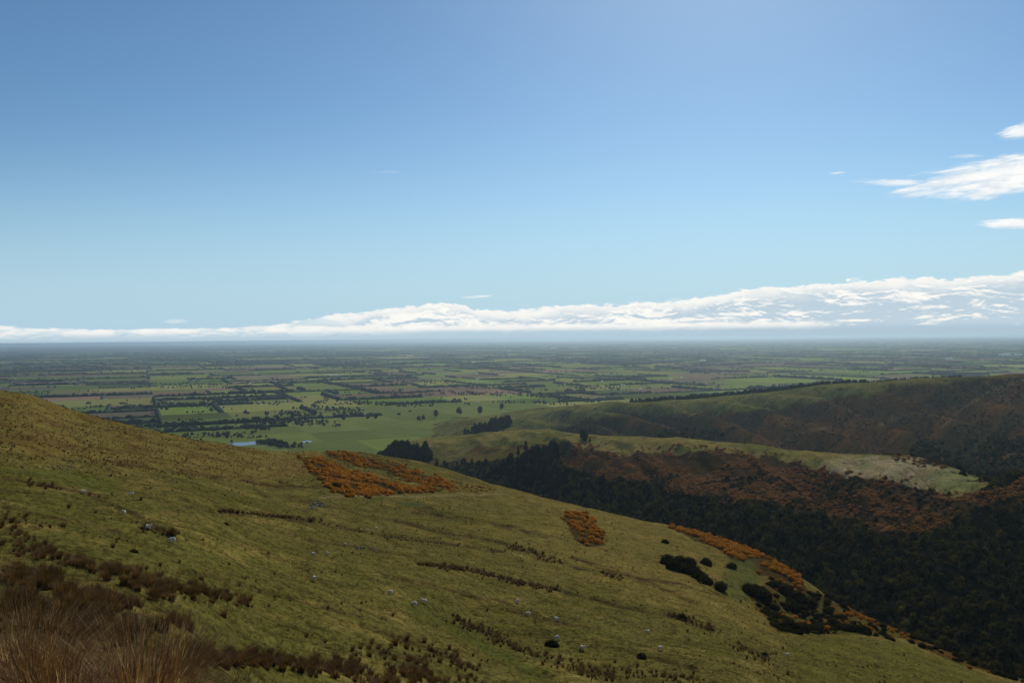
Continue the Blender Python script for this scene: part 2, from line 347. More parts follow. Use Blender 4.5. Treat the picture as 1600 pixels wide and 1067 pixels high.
def jit(s, a, sc, seed): return s.U + (fbm(s.X/sc, s.Y/sc, seed, 3) - .5) * a * 2, s.V + (fbm(s.X/sc, s.Y/sc, seed+50, 3) - .5) * a * 1.2
LANE = [(520, 716), (575, 722), (620, 742), (655, 764), (700, 770)]
G1 = [(460, 714), (500, 717), (545, 735), (600, 752), (690, 769), (600, 774), (540, 774), (512, 762), (485, 738)]
G1b = [(505, 705), (560, 711), (620, 726), (680, 746), (716, 764), (690, 765), (640, 751), (580, 733), (530, 720)]
G1c = [(690, 750), (770, 764), (770, 770), (700, 769)]
G2 = [(878, 806), (900, 800), (922, 812), (938, 830), (943, 850), (915, 852), (893, 838), (882, 820)]
G3 = [(1040, 822), (1090, 826), (1130, 838), (1190, 862), (1230, 890), (1262, 925), (1215, 912), (1180, 900), (1150, 880), (1110, 852), (1060, 832)]
FOLD = [(1178, 915), (1215, 905), (1265, 922), (1320, 942), (1420, 985), (1600, 1056), (1600, 1066), (1500, 1040), (1410, 999), (1340, 990), (1270, 990), (1215, 988), (1190, 962), (1175, 940)]
G4 = [(1310, 940), (1345, 955), (1410, 988), (1450, 1000), (1400, 990), (1350, 972), (1320, 960)]
def near_colour(s):
    Uj, Vj = jit(s, 9, 25, 100); big = fbm(s.X/60, s.Y/60, 11, 4); med = fbm(s.X/9, s.Y/14, 12, 4); fine = fbm(s.X/2.2, s.Y/2.2, 13, 3)
    def mixc(c, d, f): return c * (1 - f[..., None]) + np.array(d) * f[..., None]
    c = np.zeros(s.U.shape + (3,)) + np.array((.128, .106, .027))
    c = mixc(c, (.098, .092, .020), smooth(big + .3*(med-.5), .44, .70) * .7)
    c = mixc(c, (.225, .168, .046), smooth(med, .50, .75) * .65)
    c = mixc(c, (.060, .058, .012), smooth(fine, .56, .74) * .65)
    brown_line = np.interp(Uj, [-700, 0, 120, 250, 400, 480, 520], [716, 716, 722, 740, 760, 745, 700])
    br = smooth(brown_line - Vj, -8, 14) * (s.U < 640)
    c = mixc(c, (.180, .134, .036), br * .85)
    c = mixc(c, (.105, .058, .018), br * smooth(med, .5, .7) * .55)
    # straw tones towards the brow on the right
    c = mixc(c, (.225, .165, .042), smooth(s.U, 620, 900) * smooth(930 - s.V + (s.U - 900) * .35, 0, 60) * .45)
    g = smooth(line_d(Uj, Vj, [(0, 740), (90, 748), (170, 760)], 1.5), 30, 8); c = mixc(c, (.080, .095, .018), g * .6)
    d = line_d(s.U, s.V + (fbm(s.X/9, s.Y/9, 31, 2)-.5)*8, terraces[0], 1.6)
    for p in terraces[1:]: d = np.minimum(d, line_d(s.U, s.V + (fbm(s.X/9, s.Y/9, 31, 2)-.5)*8, p, 1.6))
    c = mixc(c, (.070, .042, .018), np.exp(-(d/4.2)**2) * (.35 + .6*smooth(fbm(s.X/5, s.Y/5, 77, 3), .4, .6)))
    c = mixc(c, (.080, .085, .018), np.exp(-(_ds/13)**2) * .9)
    c = mixc(c, (.075, .085, .03), smooth(_dd, 1.0, .7) * .9)
    c = mixc(c, (.04, .028, .012), np.exp(-((_dd - 1.1)/.14)**2) * .85 * (s.Y < dam.y + 2))
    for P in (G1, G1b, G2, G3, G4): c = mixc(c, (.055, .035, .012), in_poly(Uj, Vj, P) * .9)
    c = mixc(c, (.075, .070, .018), in_poly(Uj, Vj, FOLD) * .95); c = mixc(c, (.12, .045, .010), in_poly(Uj, Vj, FOLD) * smooth(fbm(s.X/6, s.Y/6, 78, 3), .52, .6) * .7)
    c = mixc(c, (.085, .095, .025), smooth(np.hypot((s.U-1155)/32, (s.V-905)/40), 1.1, .7) * .8)
    c = mixc(c, (.105, .098, .020), smooth(s.V - np.interp(s.U, [1180, 1300, 1400, 1600], [985, 990, 1000, 1080]), -5, 8) * smooth(s.U, 1180, 1290) * .8)
    ro = line_d(s.U, s.V, [(500, 777), (590, 774), (640, 776), (700, 773), (790, 772)], 2.) ; c = mixc(c, (.26, .20, .09), np.exp(-(ro/3.)**2) * .6)
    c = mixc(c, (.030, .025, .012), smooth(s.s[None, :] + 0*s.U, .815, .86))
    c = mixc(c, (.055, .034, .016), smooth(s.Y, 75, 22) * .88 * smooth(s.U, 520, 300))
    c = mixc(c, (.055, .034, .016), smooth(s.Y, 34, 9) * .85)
    return c
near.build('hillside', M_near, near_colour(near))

# the spur across the valley: forest at its foot, gorse on its flank, pasture along its top
mid_cols = {
 300: [(1000, -275)] + [(1100 + 100*i, -280) for i in range(8)],
 480: [(1000, -268)] + [(1100 + 100*i, -270) for i in range(8)],
 600: col_(600, (1000, -240), (1180, -240), (1300, 757), (1380, 738), (1450, 722), (1540, 708), (1620, 704), (1760, -240), (1920, -262)),
 700: col_(700, (960, -228), (1120, -228), (1230, 760), (1330, 730), (1430, 707), (1520, 690), (1620, 682), (1760, -215), (1920, -258)),
 800: col_(800, (820, -212), (940, -214), (1080, 770), (1200, 735), (1310, 708), (1400, 690), (1520, 675), (1660, -190), (1820, -235)),
 950: col_(950, (640, -200), (750, -203), (890, 802), (1020, 752), (1130, 720), (1220, 700), (1320, 681), (1430, -178), (1560, -210)),
 1100: col_(1100, (520, -192), (620, -197), (760, 832), (880, 775), (960, 740), (1040, 712), (1130, 690), (1250, -168), (1400, -205)),
 1200: col_(1200, (470, -190), (570, -193), (700, 853), (810, 790), (890, 755), (970, 725), (1060, 700), (1180, -165), (1320, -200)),
 1300: col_(1300, (425, -185), (520, -188), (640, 880), (740, 815), (810, 775), (870, 742), (950, 711), (1080, -165), (1230, -195)),
 1400: col_(1400, (385, -180), (480, -184), (590, 900), (680, 838), (750, 792), (820, 750), (910, 713), (1030, -160), (1180, -190)),
 1470: col_(1470, (368, -178), (460, -181), (560, 922), (645, 850), (705, 798), (770, 765), (870, 722), (960, -160), (1120, -190)),
 1530: col_(1530, (355, -176), (445, -179), (540, 930), (620, 855), (670, 800), (720, 772), (800, 748), (890, -160), (1060, -190)),
 1600: col_(1600, (340, -175), (425, -177), (515, 945), (595, 865), (645, 800), (690, 765), (740, 742), (830, -150), (1000, -188)),
 1850: col_(1850, (300, -165), (380, -165), (460, -155), (540, -140), (600, -120), (660, -105), (720, -95), (820, -125), (1000, -180)),
 2600: [(250, -150), (320, -150), (400, -140), (460, -125), (520, -110), (580, -95), (640, -85), (740, -115), (900, -170)],
}
def mid_relief(X, Y, U, s):
    env = smooth(s, .1, .3) * smooth(s, .80, .55)
    rid = np.abs(fbm((U + s * 260) / 75., s * 2.2, 21, 3) - .5) * 2
    return (.45 - rid) * 36 * env * smooth(U, 650, 850) + (fbm(X/40, Y/40, 22, 3) - .5) * 5 + (fbm(X/95, Y/95, 23, 3) - .5) * 22 * smooth(U, 1000, 900) * smooth(s, .05, .3) * smooth(s, .95, .8)
us_m = np.linspace(300, 2600, 620)
mid = Sheet(mid_cols, us_m, 520, mid_relief)
PASTURE = [(560, 712), (640, 712), (700, 720), (760, 700), (830, 692), (880, 690), (900, 698), (930, 700), (960, 712), (1010, 705), (1090, 706), (1160, 708), (1230, 722), (1290, 735), (1330, 745),
           (1400, 752), (1450, 765), (1500, 778), (1535, 770), (1545, 758), (1500, 742), (1440, 722), (1400, 660), (1200, 640), (700, 640), (560, 680)]
MGORSE = [(860, 718), (905, 700), (950, 700), (1010, 706), (1090, 706), (1160, 708), (1230, 718), (1300, 738), (1400, 752), (1450, 765), (1500, 780), (1540, 772), (1620, 730), (1900, 700), (1900, 800), (1600, 800),
          (1520, 800), (1470, 825), (1400, 830), (1320, 815), (1250, 800), (1160, 785), (1080, 770), (980, 752), (900, 742)]
def mid_masks(U, V, X, Y):
    Uj = U + (fbm(X/35, Y/35, 61, 6, .65) - .5) * 60; Vj = V + (fbm(X/35, Y/35, 62, 6, .65) - .5) * 40
    g = in_poly(Uj, Vj, MGORSE); p = in_poly(Uj, Vj, PASTURE) & ~(in_poly(Uj, Vj, MGORSE) & (Vj > 712))
    return g, p
def mid_colour(s):
    g, p = mid_masks(s.U, s.V, s.X, s.Y); behind = s.s[None, :] + 0 * s.U > .77
    n1_ = fbm(s.X/45, s.Y/45, 71, 4); n2_ = fbm(s.X/8, s.Y/8, 72, 3); c = np.zeros(s.U.shape + (3,)) + np.array((.012, .011, .005))
    def mixc(c, d, f): f = np.asarray(f, float); return c * (1 - f[..., None]) + np.array(d) * f[..., None]
    rough = np.zeros(c.shape) + np.array((.13, .10, .024)); rough = mixc(rough, (.06, .042, .012), smooth(n1_, .42, .58)); rough = mixc(rough, (.15, .07, .015), smooth(fbm(s.X/20, s.Y/20, 75, 4), .55, .65)*.6)
    c = np.where(((s.V < np.interp(s.U, [600, 700, 735, 775, 830, 862, 885, 905, 950], [745, 735, 728, 722, 716, 714, 728, 742, 752])) & (s.U < 960))[..., None], rough, c)
    c = mixc(c, (.050, .030, .010), g & ~p)
    pa = np.zeros(c.shape) + np.array((.170, .140, .036)); pa = mixc(pa, (.110, .108, .022), smooth(n1_, .42, .62)); pa = mixc(pa, (.26, .195, .075), smooth(n2_, .52, .75) * .6)
    kn = smooth(np.hypot((s.U - 1385) / 135, (s.V - 740) / 32), 1.15, .6); pa = mixc(pa, (.34, .27, .17), kn * .65 * (.5 + smooth(n2_, .4, .6) * .5)); pa = mixc(pa, (.14, .16, .055), smooth(np.hypot((s.U-1490)/50, (s.V-750)/22), 1.1, .6) * .7)
    c = np.where(((p | (behind & (s.U < 1500))) & (s.V < 800))[..., None], pa, c)
    tr = line_d(s.U, s.V, [(905, 690), (930, 703), (955, 715)], 1.5); c = mixc(c, (.22, .17, .09), np.exp(-(tr/2.5)**2)*.6)
    return c
mid.build('valley_spur', M_mid, mid_colour(mid))

far_cols = {
 560: [(1700, -275)] + [(1850 + 150*i, -275) for i in range(7)],
 650: [(1700, -262)] + [(1850 + 150*i, -259) for i in range(7)],
 720: col_(720, (1750, -250), (1900, -245), (2020, 684), (2150, 671), (2280, 662), (2400, 657), (2600, -250), (2900, -268)),
 790: col_(790, (1650, -240), (1820, -236), (1960, 680), (2120, 664), (2280, 652), (2420, 646), (2650, -240), (2950, -262)),
 900: col_(900, (1450, -222), (1650, -224), (1850, 679), (2020, 661), (2200, 645), (2400, 633), (2620, -222), (3000, -258)),
 1050: col_(1050, (1300, -212), (1500, -210), (1700, 681), (1900, 660), (2080, 641), (2260, 626), (2480, -205), (2900, -256)),
 1200: col_(1200, (1150, -205), (1350, -196), (1550, 684), (1760, 660), (1940, 636), (2100, 613), (2380, -180), (2800, -256)),
 1300: col_(1300, (1080, -200), (1290, -188), (1490, 684), (1700, 655), (1880, 624), (2020, 599), (2300, -165), (2750, -256)),
 1400: col_(1400, (1040, -198), (1240, -180), (1440, 682), (1640, 650), (1820, 617), (1960, 594), (2250, -150), (2700, -256)),
 1500: col_(1500, (1010, -194), (1200, -176), (1400, 680), (1600, 646), (1770, 612), (1920, 590), (2220, -140), (2650, -256)),
 1600: col_(1600, (980, -190), (1160, -172), (1360, 678), (1560, 640), (1730, 606), (1880, 585), (2200, -130), (2600, -256)),
 1850: col_(1850, (900, -185), (1080, -160), (1280, -145), (1480, -120), (1660, -95), (1850, -75), (2150, -110), (2500, -256)),
 2800: col_(2800, (800, -170), (950, -140), (1100, -115), (1250, -90), (1400, -70), (1600, -55), (1850, -90), (2200, -256)),
}
def far_relief(X, Y, U, s):
    env = smooth(s, .06, .25) * smooth(s, .74, .5); k = smooth(U, 740, 960)
    ph = (U + s * 520 + (fbm(U/160., s*3, 41, 2)-.5) * 50) / 118.
    rid = np.abs(ph - np.floor(ph) - .5) * 2                      # 1 on spurs, 0 in gullies
    rid = smooth(rid, 0, 1) + .22 * np.abs(fbm((U + s*330)/38., s*4, 43, 3) - .5) * 2
    return (rid - .52) * 44 * env * k + (fbm(X/90, Y/90, 42, 4) - .5) * (9 + 14*smooth(U, 1000, 850)) * smooth(s, 0, .2) * smooth(s, .98, .85)
us_f = np.linspace(560, 2800, 560)
far = Sheet(far_cols, us_f, 380, far_relief)
def far_colour(s):
    def mixc(c, d, f): f = np.asarray(f, float); return c * (1 - f[..., None]) + np.array(d) * f[..., None]
    n1_ = fbm(s.X/120, s.Y/120, 81, 4); n2_ = fbm(s.X/22, s.Y/22, 82, 4); n3_ = fbm(s.X/60, s.Y/60, 83, 3)
    c = np.zeros(s.U.shape + (3,)) + np.array((.065, .038, .014)); c = mixc(c, (.115, .055, .020), smooth(n3_, .42, .62) * .55); c = mixc(c, (.032, .030, .010), smooth(n1_, .5, .68)*.75)
    Vj = s.V + (n2_ - .5) * 26; pl = np.interp(s.U, [560, 840, 870, 950, 1050, 1130, 1200, 1300, 1400, 1480, 1540, 1700], [720, 700, 668, 650, 646, 644, 640, 622, 608, 598, 592, 560])
    pa = np.zeros(c.shape) + np.array((.125, .122, .028)); pa = mixc(pa, (.17, .145, .04), smooth(n2_, .45, .7)); pa = mixc(pa, (.065, .062, .018), smooth(n1_, .55, .7)*.6)
    f = smooth(pl - Vj, -4, 5) * (1 - .35 * smooth(s.U, 1300, 1500)); f = np.maximum(f, (s.s[None, :] > .74) * 1.0); c = c * (1-f[..., None]) + pa * f[..., None]
    for ln in ([(1600, 592), (1545, 612), (1500, 640), (1470, 668)], [(1390, 655), (1430, 645), (1480, 652)], [(1345, 668), (1395, 660), (1392, 650)], [(1200, 700), (1260, 672), (1300, 668)], [(1540, 596), (1560, 612), (1585, 640)]):
        c = mixc(c, (.17, .13, .07), np.exp(-(line_d(s.U, s.V, ln, 1.3)/2.2)**2) * .55)
    return c
far.build('far_ridge', M_far, far_colour(far))

# ------------------------------------------------------------------ plain: paddocks to the horizon
GA = R(24)                                      # the survey grid is turned against the view
def rotg(x, y): return x*math.cos(GA) - y*math.sin(GA), x*math.sin(GA) + y*math.cos(GA)
def irot(x, y): return x*math.cos(GA) + y*math.sin(GA), -x*math.sin(GA) + y*math.cos(GA)
rects, belts = [], []
def split(x0, y0, x1, y1):
    cx, cy = rotg((x0+x1)/2, (y0+y1)/2); d = math.hypot(cx, cy); rad = math.hypot(x1-x0, y1-y0)/2
    if d - rad > 130000 or cy + rad < 300: return
    if abs(cx) - rad > max(cy + rad, 0) * .95 + 2500: return
    wx, wy = x1-x0, y1-y0; lim = 250 + max(0, d - rad - 2500) * .035
    tgt = lim * random.uniform(.8, 1.9)
    if max(wx, wy) <= tgt or max(wx, wy) < 150:
        rects.append((x0, y0, x1, y1, d)); return
    t = random.uniform(.38, .62)
    if wx > wy * random.uniform(.75, 1.3):
        xm = x0 + wx*t; belts.append((xm, y0, xm, y1, d)); split(x0, y0, xm, y1); split(xm, y0, x1, y1)
    else:
        ym = y0 + wy*t; belts.append((x0, ym, x1, ym, d)); split(x0, y0, x1, ym); split(x0, ym, x1, y1)
split(-140000, -140000, 140000, 140000)
pv, pf, pc = [], [], []
GREENS = [(.170, .225, .035), (.22, .265, .050), (.11, .155, .032), (.25, .245, .065), (.175, .185, .05), (.080, .100, .026)]
BROWNS = [(.190, .130, .080), (.150, .120, .075), (.23, .19, .10), (.240, .150, .095)]
for (x0, y0, x1, y1, d) in rects:
    cxy = rotg((x0+x1)/2, (y0+y1)/2); q = vnoise(cxy[0]/2500., cxy[1]/2500., 5)
    if d < 3300 and -800 < cxy[0] < 200 and cxy[1] > 0: c = random.choice([(.150, .180, .040), (.160, .185, .046), (.140, .172, .040)])
    else: c = random.choice(BROWNS) if random.random() < (.12 + .16*float(q > .6)) else random.choice(GREENS)
    k = random.uniform(.8, 1.15); c = [a*k for a in c]; b0 = len(pv)
    for (x, y) in ((x0, y0), (x1, y0), (x1, y1), (x0, y1)): X_, Y_ = rotg(x, y); pv.append((X_, Y_, PLAIN)); pc.append(c)
    pf.append((b0, b0+1, b0+2, b0+3))
o = mesh_obj('plain', pv, np.array(pf), M_field, None, False, np.array(pc)); o['kind'] = 'structure'

# tree belts between the paddocks
def belt_geo(ax, ay, bx, by, step, wd, ht, seed, z0=PLAIN):
    L = math.hypot(bx-ax, by-ay); n_ = max(3, int(L/step)); t = np.linspace(0, 1, n_); r = np.random.default_rng(seed)
    x = ax+(bx-ax)*t; y = ay+(by-ay)*t; nx, ny = -(by-ay)/L, (bx-ax)/L
    h = ht * (.45 + .75*vnoise(t*L/(step*2.2), seed*.37, seed % 91)) * (1 - .5*(r.random(n_) < .08)); h[0] = h[-1] = ht*.25
    ring = []
    for off, hz in ((-.5, 0.), (-.62, .45), (-.25, .95), (.2, 1.), (.6, .5), (.5, 0.)):
        w_ = wd * (1 + .5*(r.random(n_)-.5)); j = (r.random(n_)-.5)*step*.5
        ring.append(np.stack([x + nx*off*w_ + (bx-ax)/L*j, y + ny*off*w_ + (by-ay)/L*j, z0 - 1 + (h+1)*hz*(1+.25*(r.random(n_)-.5))], -1))
    v = np.stack(ring, 1).reshape(-1, 3); f = []
    i = np.arange(n_-1)[:, None]*6; k = np.arange(5)[None, :]
    f = np.stack([i+k, i+k+1, i+k+7, i+k+6], -1).reshape(-1, 4)
    return v, f
sel = []
HILLMAX = lambda x, y: (800 + F*x/max(y, 1))
for (x0, y0, x1, y1, d) in belts:
    L = math.hypot(x1-x0, y1-y0); nseg = max(1, int(L / (260 + max(0, d-3000)*.03)))
    for i in range(nseg):
        a, b_ = i/nseg, (i+1)/nseg
        X0, Y0 = rotg(x0+(x1-x0)*a, y0+(y1-y0)*a); X1, Y1 = rotg(x0+(x1-x0)*b_, y0+(y1-y0)*b_)
        mx_, my_ = (X0+X1)/2, (Y0+Y1)/2; dd = math.hypot(mx_, my_)
        if my_ < 1800 or abs(mx_) > my_*.72+300 or dd > 60000: continue
        q = float(vnoise(mx_/1800., my_/1800., 8)); pr = .43 + .5*(q-.4) + .25*min(1, max(0, (dd-4500)/9000.))
        if random.random() > pr: continue
        sel.append((dd, X0, Y0, X1, Y1))
sel.sort()
def ok_spot(x, y):
    """outside the hills and the clear meadow"""
    u = 800 + F*x/y; v = vh(u) - F*PLAIN/y
    if u > 640 and y < 3050: return False
    return not in_poly(np.array([u]), np.array([v]), [(440, 690), (470, 655), (650, 650), (660, 690), (560, 720), (440, 705)])[0]
sel = [q for q in sel if ok_spot(q[1], q[2]) and ok_spot(q[3], q[4])]
near_belts = sel[:110]; far_belts = sel[110:]
for i, (dd, X0, Y0, X1, Y1) in enumerate(near_belts):
    hgt = random.uniform(8, 17)
    cx, cy = (X0+X1)/2, (Y0+Y1)/2
    v, f = belt_geo(X0-cx, Y0-cy, X1-cx, Y1-cy, 5.5, random.uniform(8, 16), hgt, 500+i, 0)
    o = mesh_obj('shelterbelt', v, f, M_belt, None, False); o.location = (cx, cy, PLAIN)
    tag(o, 'dark row of shelter trees dividing green paddocks on the plain', 'tree row', 'shelterbelts between the near paddocks')
VV, FF, off = [], [], 0
for i, (dd, X0, Y0, X1, Y1) in enumerate(far_belts):
    k = max(1, dd/9000.)
    v, f = belt_geo(X0, Y0, X1, Y1, 7*k*(1.3 if dd > 6000 else 1), random.uniform(9, 18)*k, random.uniform(8, 15)*(1 + .25*(k-1) if k > 1 else 1), 900+i)
    VV.append(v); FF.append(f+off); off += len(v)
o = mesh_obj('distant_tree_rows', np.concatenate(VV), np.concatenate(FF), M_belt, None, False)
tag(o, 'dark tree rows crossing the far plain towards the horizon', 'tree rows', None, 'stuff')

# ------------------------------------------------------------------ plant meshes
def ico(sub=2):
    import bmesh
    bm = bmesh.new(); bmesh.ops.create_icosphere(bm, subdivisions=sub, radius=1); v = np.array([x.co[:] for x in bm.verts]); f = np.array([[q.index for q in p.verts] for p in bm.faces]); bm.free(); return v, f
ICO = {k: ico(k) for k in (1, 2, 3)}
def leaves(pts, nrm, size, r, flat=.6):
    """a small quad at every point, loosely facing outwards"""
    n_ = len(pts); nn = nrm + r.normal(0, flat, (n_, 3)); nn /= np.linalg.norm(nn, axis=1)[:, None] + 1e-9
    t = np.cross(nn, r.normal(0, 1, (n_, 3))); t /= np.linalg.norm(t, axis=1)[:, None] + 1e-9; b_ = np.cross(nn, t)
    s_ = size * (.5 + r.random((n_, 1))); a = 1.5
    q = np.stack([pts - t*s_*a, pts - b_*s_*.6, pts + t*s_*a, pts + b_*s_*.6], 1).reshape(-1, 3)
    return q, np.arange(n_*4).reshape(-1, 4)
def lump(dirs, seed, a=.35, k=1.8):
    return 1 + a * (fbm(dirs[:, 0]*k + 5 + dirs[:, 2]*1.3, dirs[:, 1]*k + 9 - dirs[:, 2]*1.7, seed, 3) - .5) * 2
def crown(rx, ry, rz, nl, ls, seed, core=.86, a=.35, sub=2, k=1.8, low=-.5):
    r = np.random.default_rng(seed); v, f = ICO[sub]; v = v.copy(); rr = lump(v, seed, a, k)
    R3 = np.array([rx, ry, rz]); cvv = v * rr[:, None] * core * R3
    d = r.normal(0, 1, (nl*2, 3)); d /= np.linalg.norm(d, axis=1)[:, None]; d = d[d[:, 2] > low][:nl]
    p = d * lump(d, seed, a, k)[:, None] * (core + (1.06-core)*r.random((len(d), 1))**.6) * R3
    q, fq = leaves(p, d / R3 * R3.mean(), ls, r)
    fq = fq + len(cvv); f4 = np.concatenate([f, f[:, 2:3]], 1)
    V = np.concatenate([cvv, q]); faces = [tuple(x) for x in f] + [tuple(x) for x in fq]
    V[:, 2] += rz * .72
    return V, faces
def merge(parts):
    V, Fc, off = [], [], 0
    for v, f in parts: V.append(np.asarray(v, float)); Fc += [tuple(int(i)+off for i in x) for x in f]; off += len(v)
    return np.concatenate(V), Fc
def multi_crown(blobs, ls, seed, nl, sub=2, a=.35):
    ps = []
    for i, (x, y, z, rx, ry, rz) in enumerate(blobs):
        v, f = crown(rx, ry, rz, nl, ls, seed+i, .84, a, sub); v = v + np.array([x, y, z]); ps.append((v, f))
    return merge(ps)
def blades(n_, h, spread, wd, seed, base=.14, lean=0., segs=3):
    r = np.random.default_rng(seed); V, Fc = [], []
    for i in range(n_):
        a = r.random()*6.283; rb = base*math.sqrt(r.random()); L = h*(.55+.55*r.random()); s_ = spread*r.random()**.8
        bx, by = math.cos(a)*rb, math.sin(a)*rb; a2 = a + r.normal(0, .5); wv = wd*(.7+.6*r.random()); tx, ty = -math.sin(a2), math.cos(a2); o_ = len(V)
        for k in range(segs+1):
            t = k/segs; px = bx + math.cos(a2)*s_*t**1.8*L + lean*t*t*L; py = by + math.sin(a2)*s_*t**1.8*L; pz = L*(t - .22*s_*t*t*t) - .05
            ww = wv*(1-t*.92)*.5; V.append((px-tx*ww, py-ty*ww, pz)); V.append((px+tx*ww, py+ty*ww, pz))
        for k in range(segs): Fc.append((o_+2*k, o_+2*k+1, o_+2*k+3, o_+2*k+2))
    return np.array(V), np.array(Fc)
def conifer_geo(h, rad, seed, n_=420):
    r = np.random.default_rng(seed); t = r.random(n_)**.75; a = r.random(n_)*6.283; lay = .72+.28*np.sin(t*h*2.1+r.random()*6)+.25*(r.random(n_)-.5)
    rr = rad*(1-t)**.75*lay*(.55+.5*r.random(n_)); p = np.stack([np.cos(a)*rr, np.sin(a)*rr, h*(.10+.9*t)], -1)
    d = np.stack([np.cos(a), np.sin(a), np.full(n_, .3)], -1); q, fq = leaves(p, d, h*.045, r, .5)
    v, f = ICO[1]; v = v*np.array([rad*.55, rad*.55, h*.44]); v[:, :2] *= (1.1 - .8*(v[:, 2:3]/h+.5)); v[:, 2] += h*.5
    return merge([(v, f), (q, fq)])
def tube(p0, p1, r0, r1, k=6):
    p0, p1 = Vector(p0), Vector(p1); d = (p1-p0).normalized(); a = d.orthogonal().normalized(); b_ = d.cross(a); V = []
    for p, r_ in ((p0, r0), (p1, r1)):
        for i in range(k): V.append(p + (a*math.cos(6.2832*i/k) + b_*math.sin(6.2832*i/k))*r_)
    return np.array([x[:] for x in V]), [(i, (i+1) % k, k+(i+1) % k, k+i) for i in range(k)] + [tuple(range(k, 2*k))]

def protos(name, geos, m): 
    return [(name, mesh_only(name, v, f, m)) for v, f in geos]
def mesh_only(name, v, f, m):
    o = mesh_obj(name, v, f, m); me = o.data; bpy.data.objects.remove(o); return me
def inst(name, me, loc, rz, sc, label, cat, group=None):
    o = bpy.data.objects.new(name, me); C.objects.link(o); o.location = loc; o.rotation_euler = (0, 0, rz); o.scale = sc if hasattr(sc, '__len__') else (sc,)*3
    return tag(o, label, cat, group)

# scatter of uncountable things: one object, points that carry plants
def stuff(name, pts, scl, mesh_list, label, cat, seed=1, squash=(1, 1)):
    """one object holding instances of the given plant meshes"""
    r = np.random.default_rng(seed); n_ = len(pts); me = bpy.data.meshes.new(name); me.vertices.add(n_); me.vertices.foreach_set('co', np.asarray(pts, np.float32).ravel())
    for an_, ty, dat in (('scl', 'FLOAT', scl), ('rot', 'FLOAT', r.random(n_)*6.283), ('idx', 'INT', r.integers(0, len(mesh_list), n_))):
        at = me.attributes.new(an_, ty, 'POINT'); at.data.foreach_set('value', np.asarray(dat, np.float32 if ty == 'FLOAT' else np.int32))
    at = me.attributes.new('hs', 'FLOAT', 'POINT'); at.data.foreach_set('value', (squash[0] + (squash[1]-squash[0])*r.random(n_)).astype(np.float32))
    o = bpy.data.objects.new(name, me); C.objects.link(o); tag(o, label, cat, None, 'stuff')
    t = bpy.data.node_groups.new(name + '_spread', 'GeometryNodeTree'); t.interface.new_socket('Geometry', in_out='INPUT', socket_type='NodeSocketGeometry'); t.interface.new_socket('Geometry', in_out='OUTPUT', socket_type='NodeSocketGeometry')
    nn = t.nodes; gi = nn.new('NodeGroupInput'); go = nn.new('NodeGroupOutput'); ip = nn.new('GeometryNodeInstanceOnPoints'); jn = nn.new('GeometryNodeJoinGeometry')
    for ob in mesh_list:
        oi = nn.new('GeometryNodeObjectInfo'); oi.inputs['Object'].default_value = ob; oi.inputs['As Instance'].default_value = True; oi.transform_space = 'ORIGINAL'; t.links.new(oi.outputs['Geometry'], jn.inputs[0])
    def na(nm, ty):
        q = nn.new('GeometryNodeInputNamedAttribute'); q.data_type = ty; q.inputs['Name'].default_value = nm; return q.outputs['Attribute']
    def cx(a, b_, c):
        q = nn.new('ShaderNodeCombineXYZ')
        for i, s_ in enumerate((a, b_, c)):
            if s_ is not None: t.links.new(s_, q.inputs[i])
        return q.outputs[0]
    sc = na('scl', 'FLOAT'); mu = nn.new('ShaderNodeMath'); mu.operation = 'MULTIPLY'; t.links.new(sc, mu.inputs[0]); t.links.new(na('hs', 'FLOAT'), mu.inputs[1])
    t.links.new(gi.outputs[0], ip.inputs['Points']); t.links.new(jn.outputs[0], ip.inputs['Instance']); ip.inputs['Pick Instance'].default_value = True
    t.links.new(na('idx', 'INT'), ip.inputs['Instance Index']); t.links.new(cx(None, None, na('rot', 'FLOAT')), ip.inputs['Rotation']); t.links.new(cx(sc, sc, mu.outputs[0]), ip.inputs['Scale'])
    t.links.new(ip.outputs[0], go.inputs[0]); md = o.modifiers.new('spread', 'NODES'); md.node_group = t
    return o
def scatter(kind, pts, scl, meshes, label, cat, group, stuff_name, stuff_label, n_ind=300, squash=(1, 1), seed=3, extra=None):
    """the largest n_ind in view are things of their own, the rest one mass"""
    pts = np.asarray(pts); scl = np.asarray(scl); r = np.random.default_rng(seed); size = scl / pts[:, 1]
    u = 800 + F*pts[:, 0]/pts[:, 1]; v = vh(u) - F*pts[:, 2]/pts[:, 1]; seen = (u > -5) & (u < 1605) & (v < 1080)
    if extra is not None: seen &= extra
    order = np.argsort(-(size * seen)); first = order[:n_ind]; rest = order[n_ind:]; obs = []
    for j, i in enumerate(first):
        s_ = float(scl[i]); o = inst(kind, meshes[j % len(meshes)], pts[i], r.random()*6.283, (s_, s_, s_*(squash[0]+(squash[1]-squash[0])*r.random())), label, cat, group); obs.append(o)
    if len(rest): stuff(stuff_name, pts[rest], scl[rest], obs[:len(meshes)], stuff_label, cat, seed, squash)
    return obs

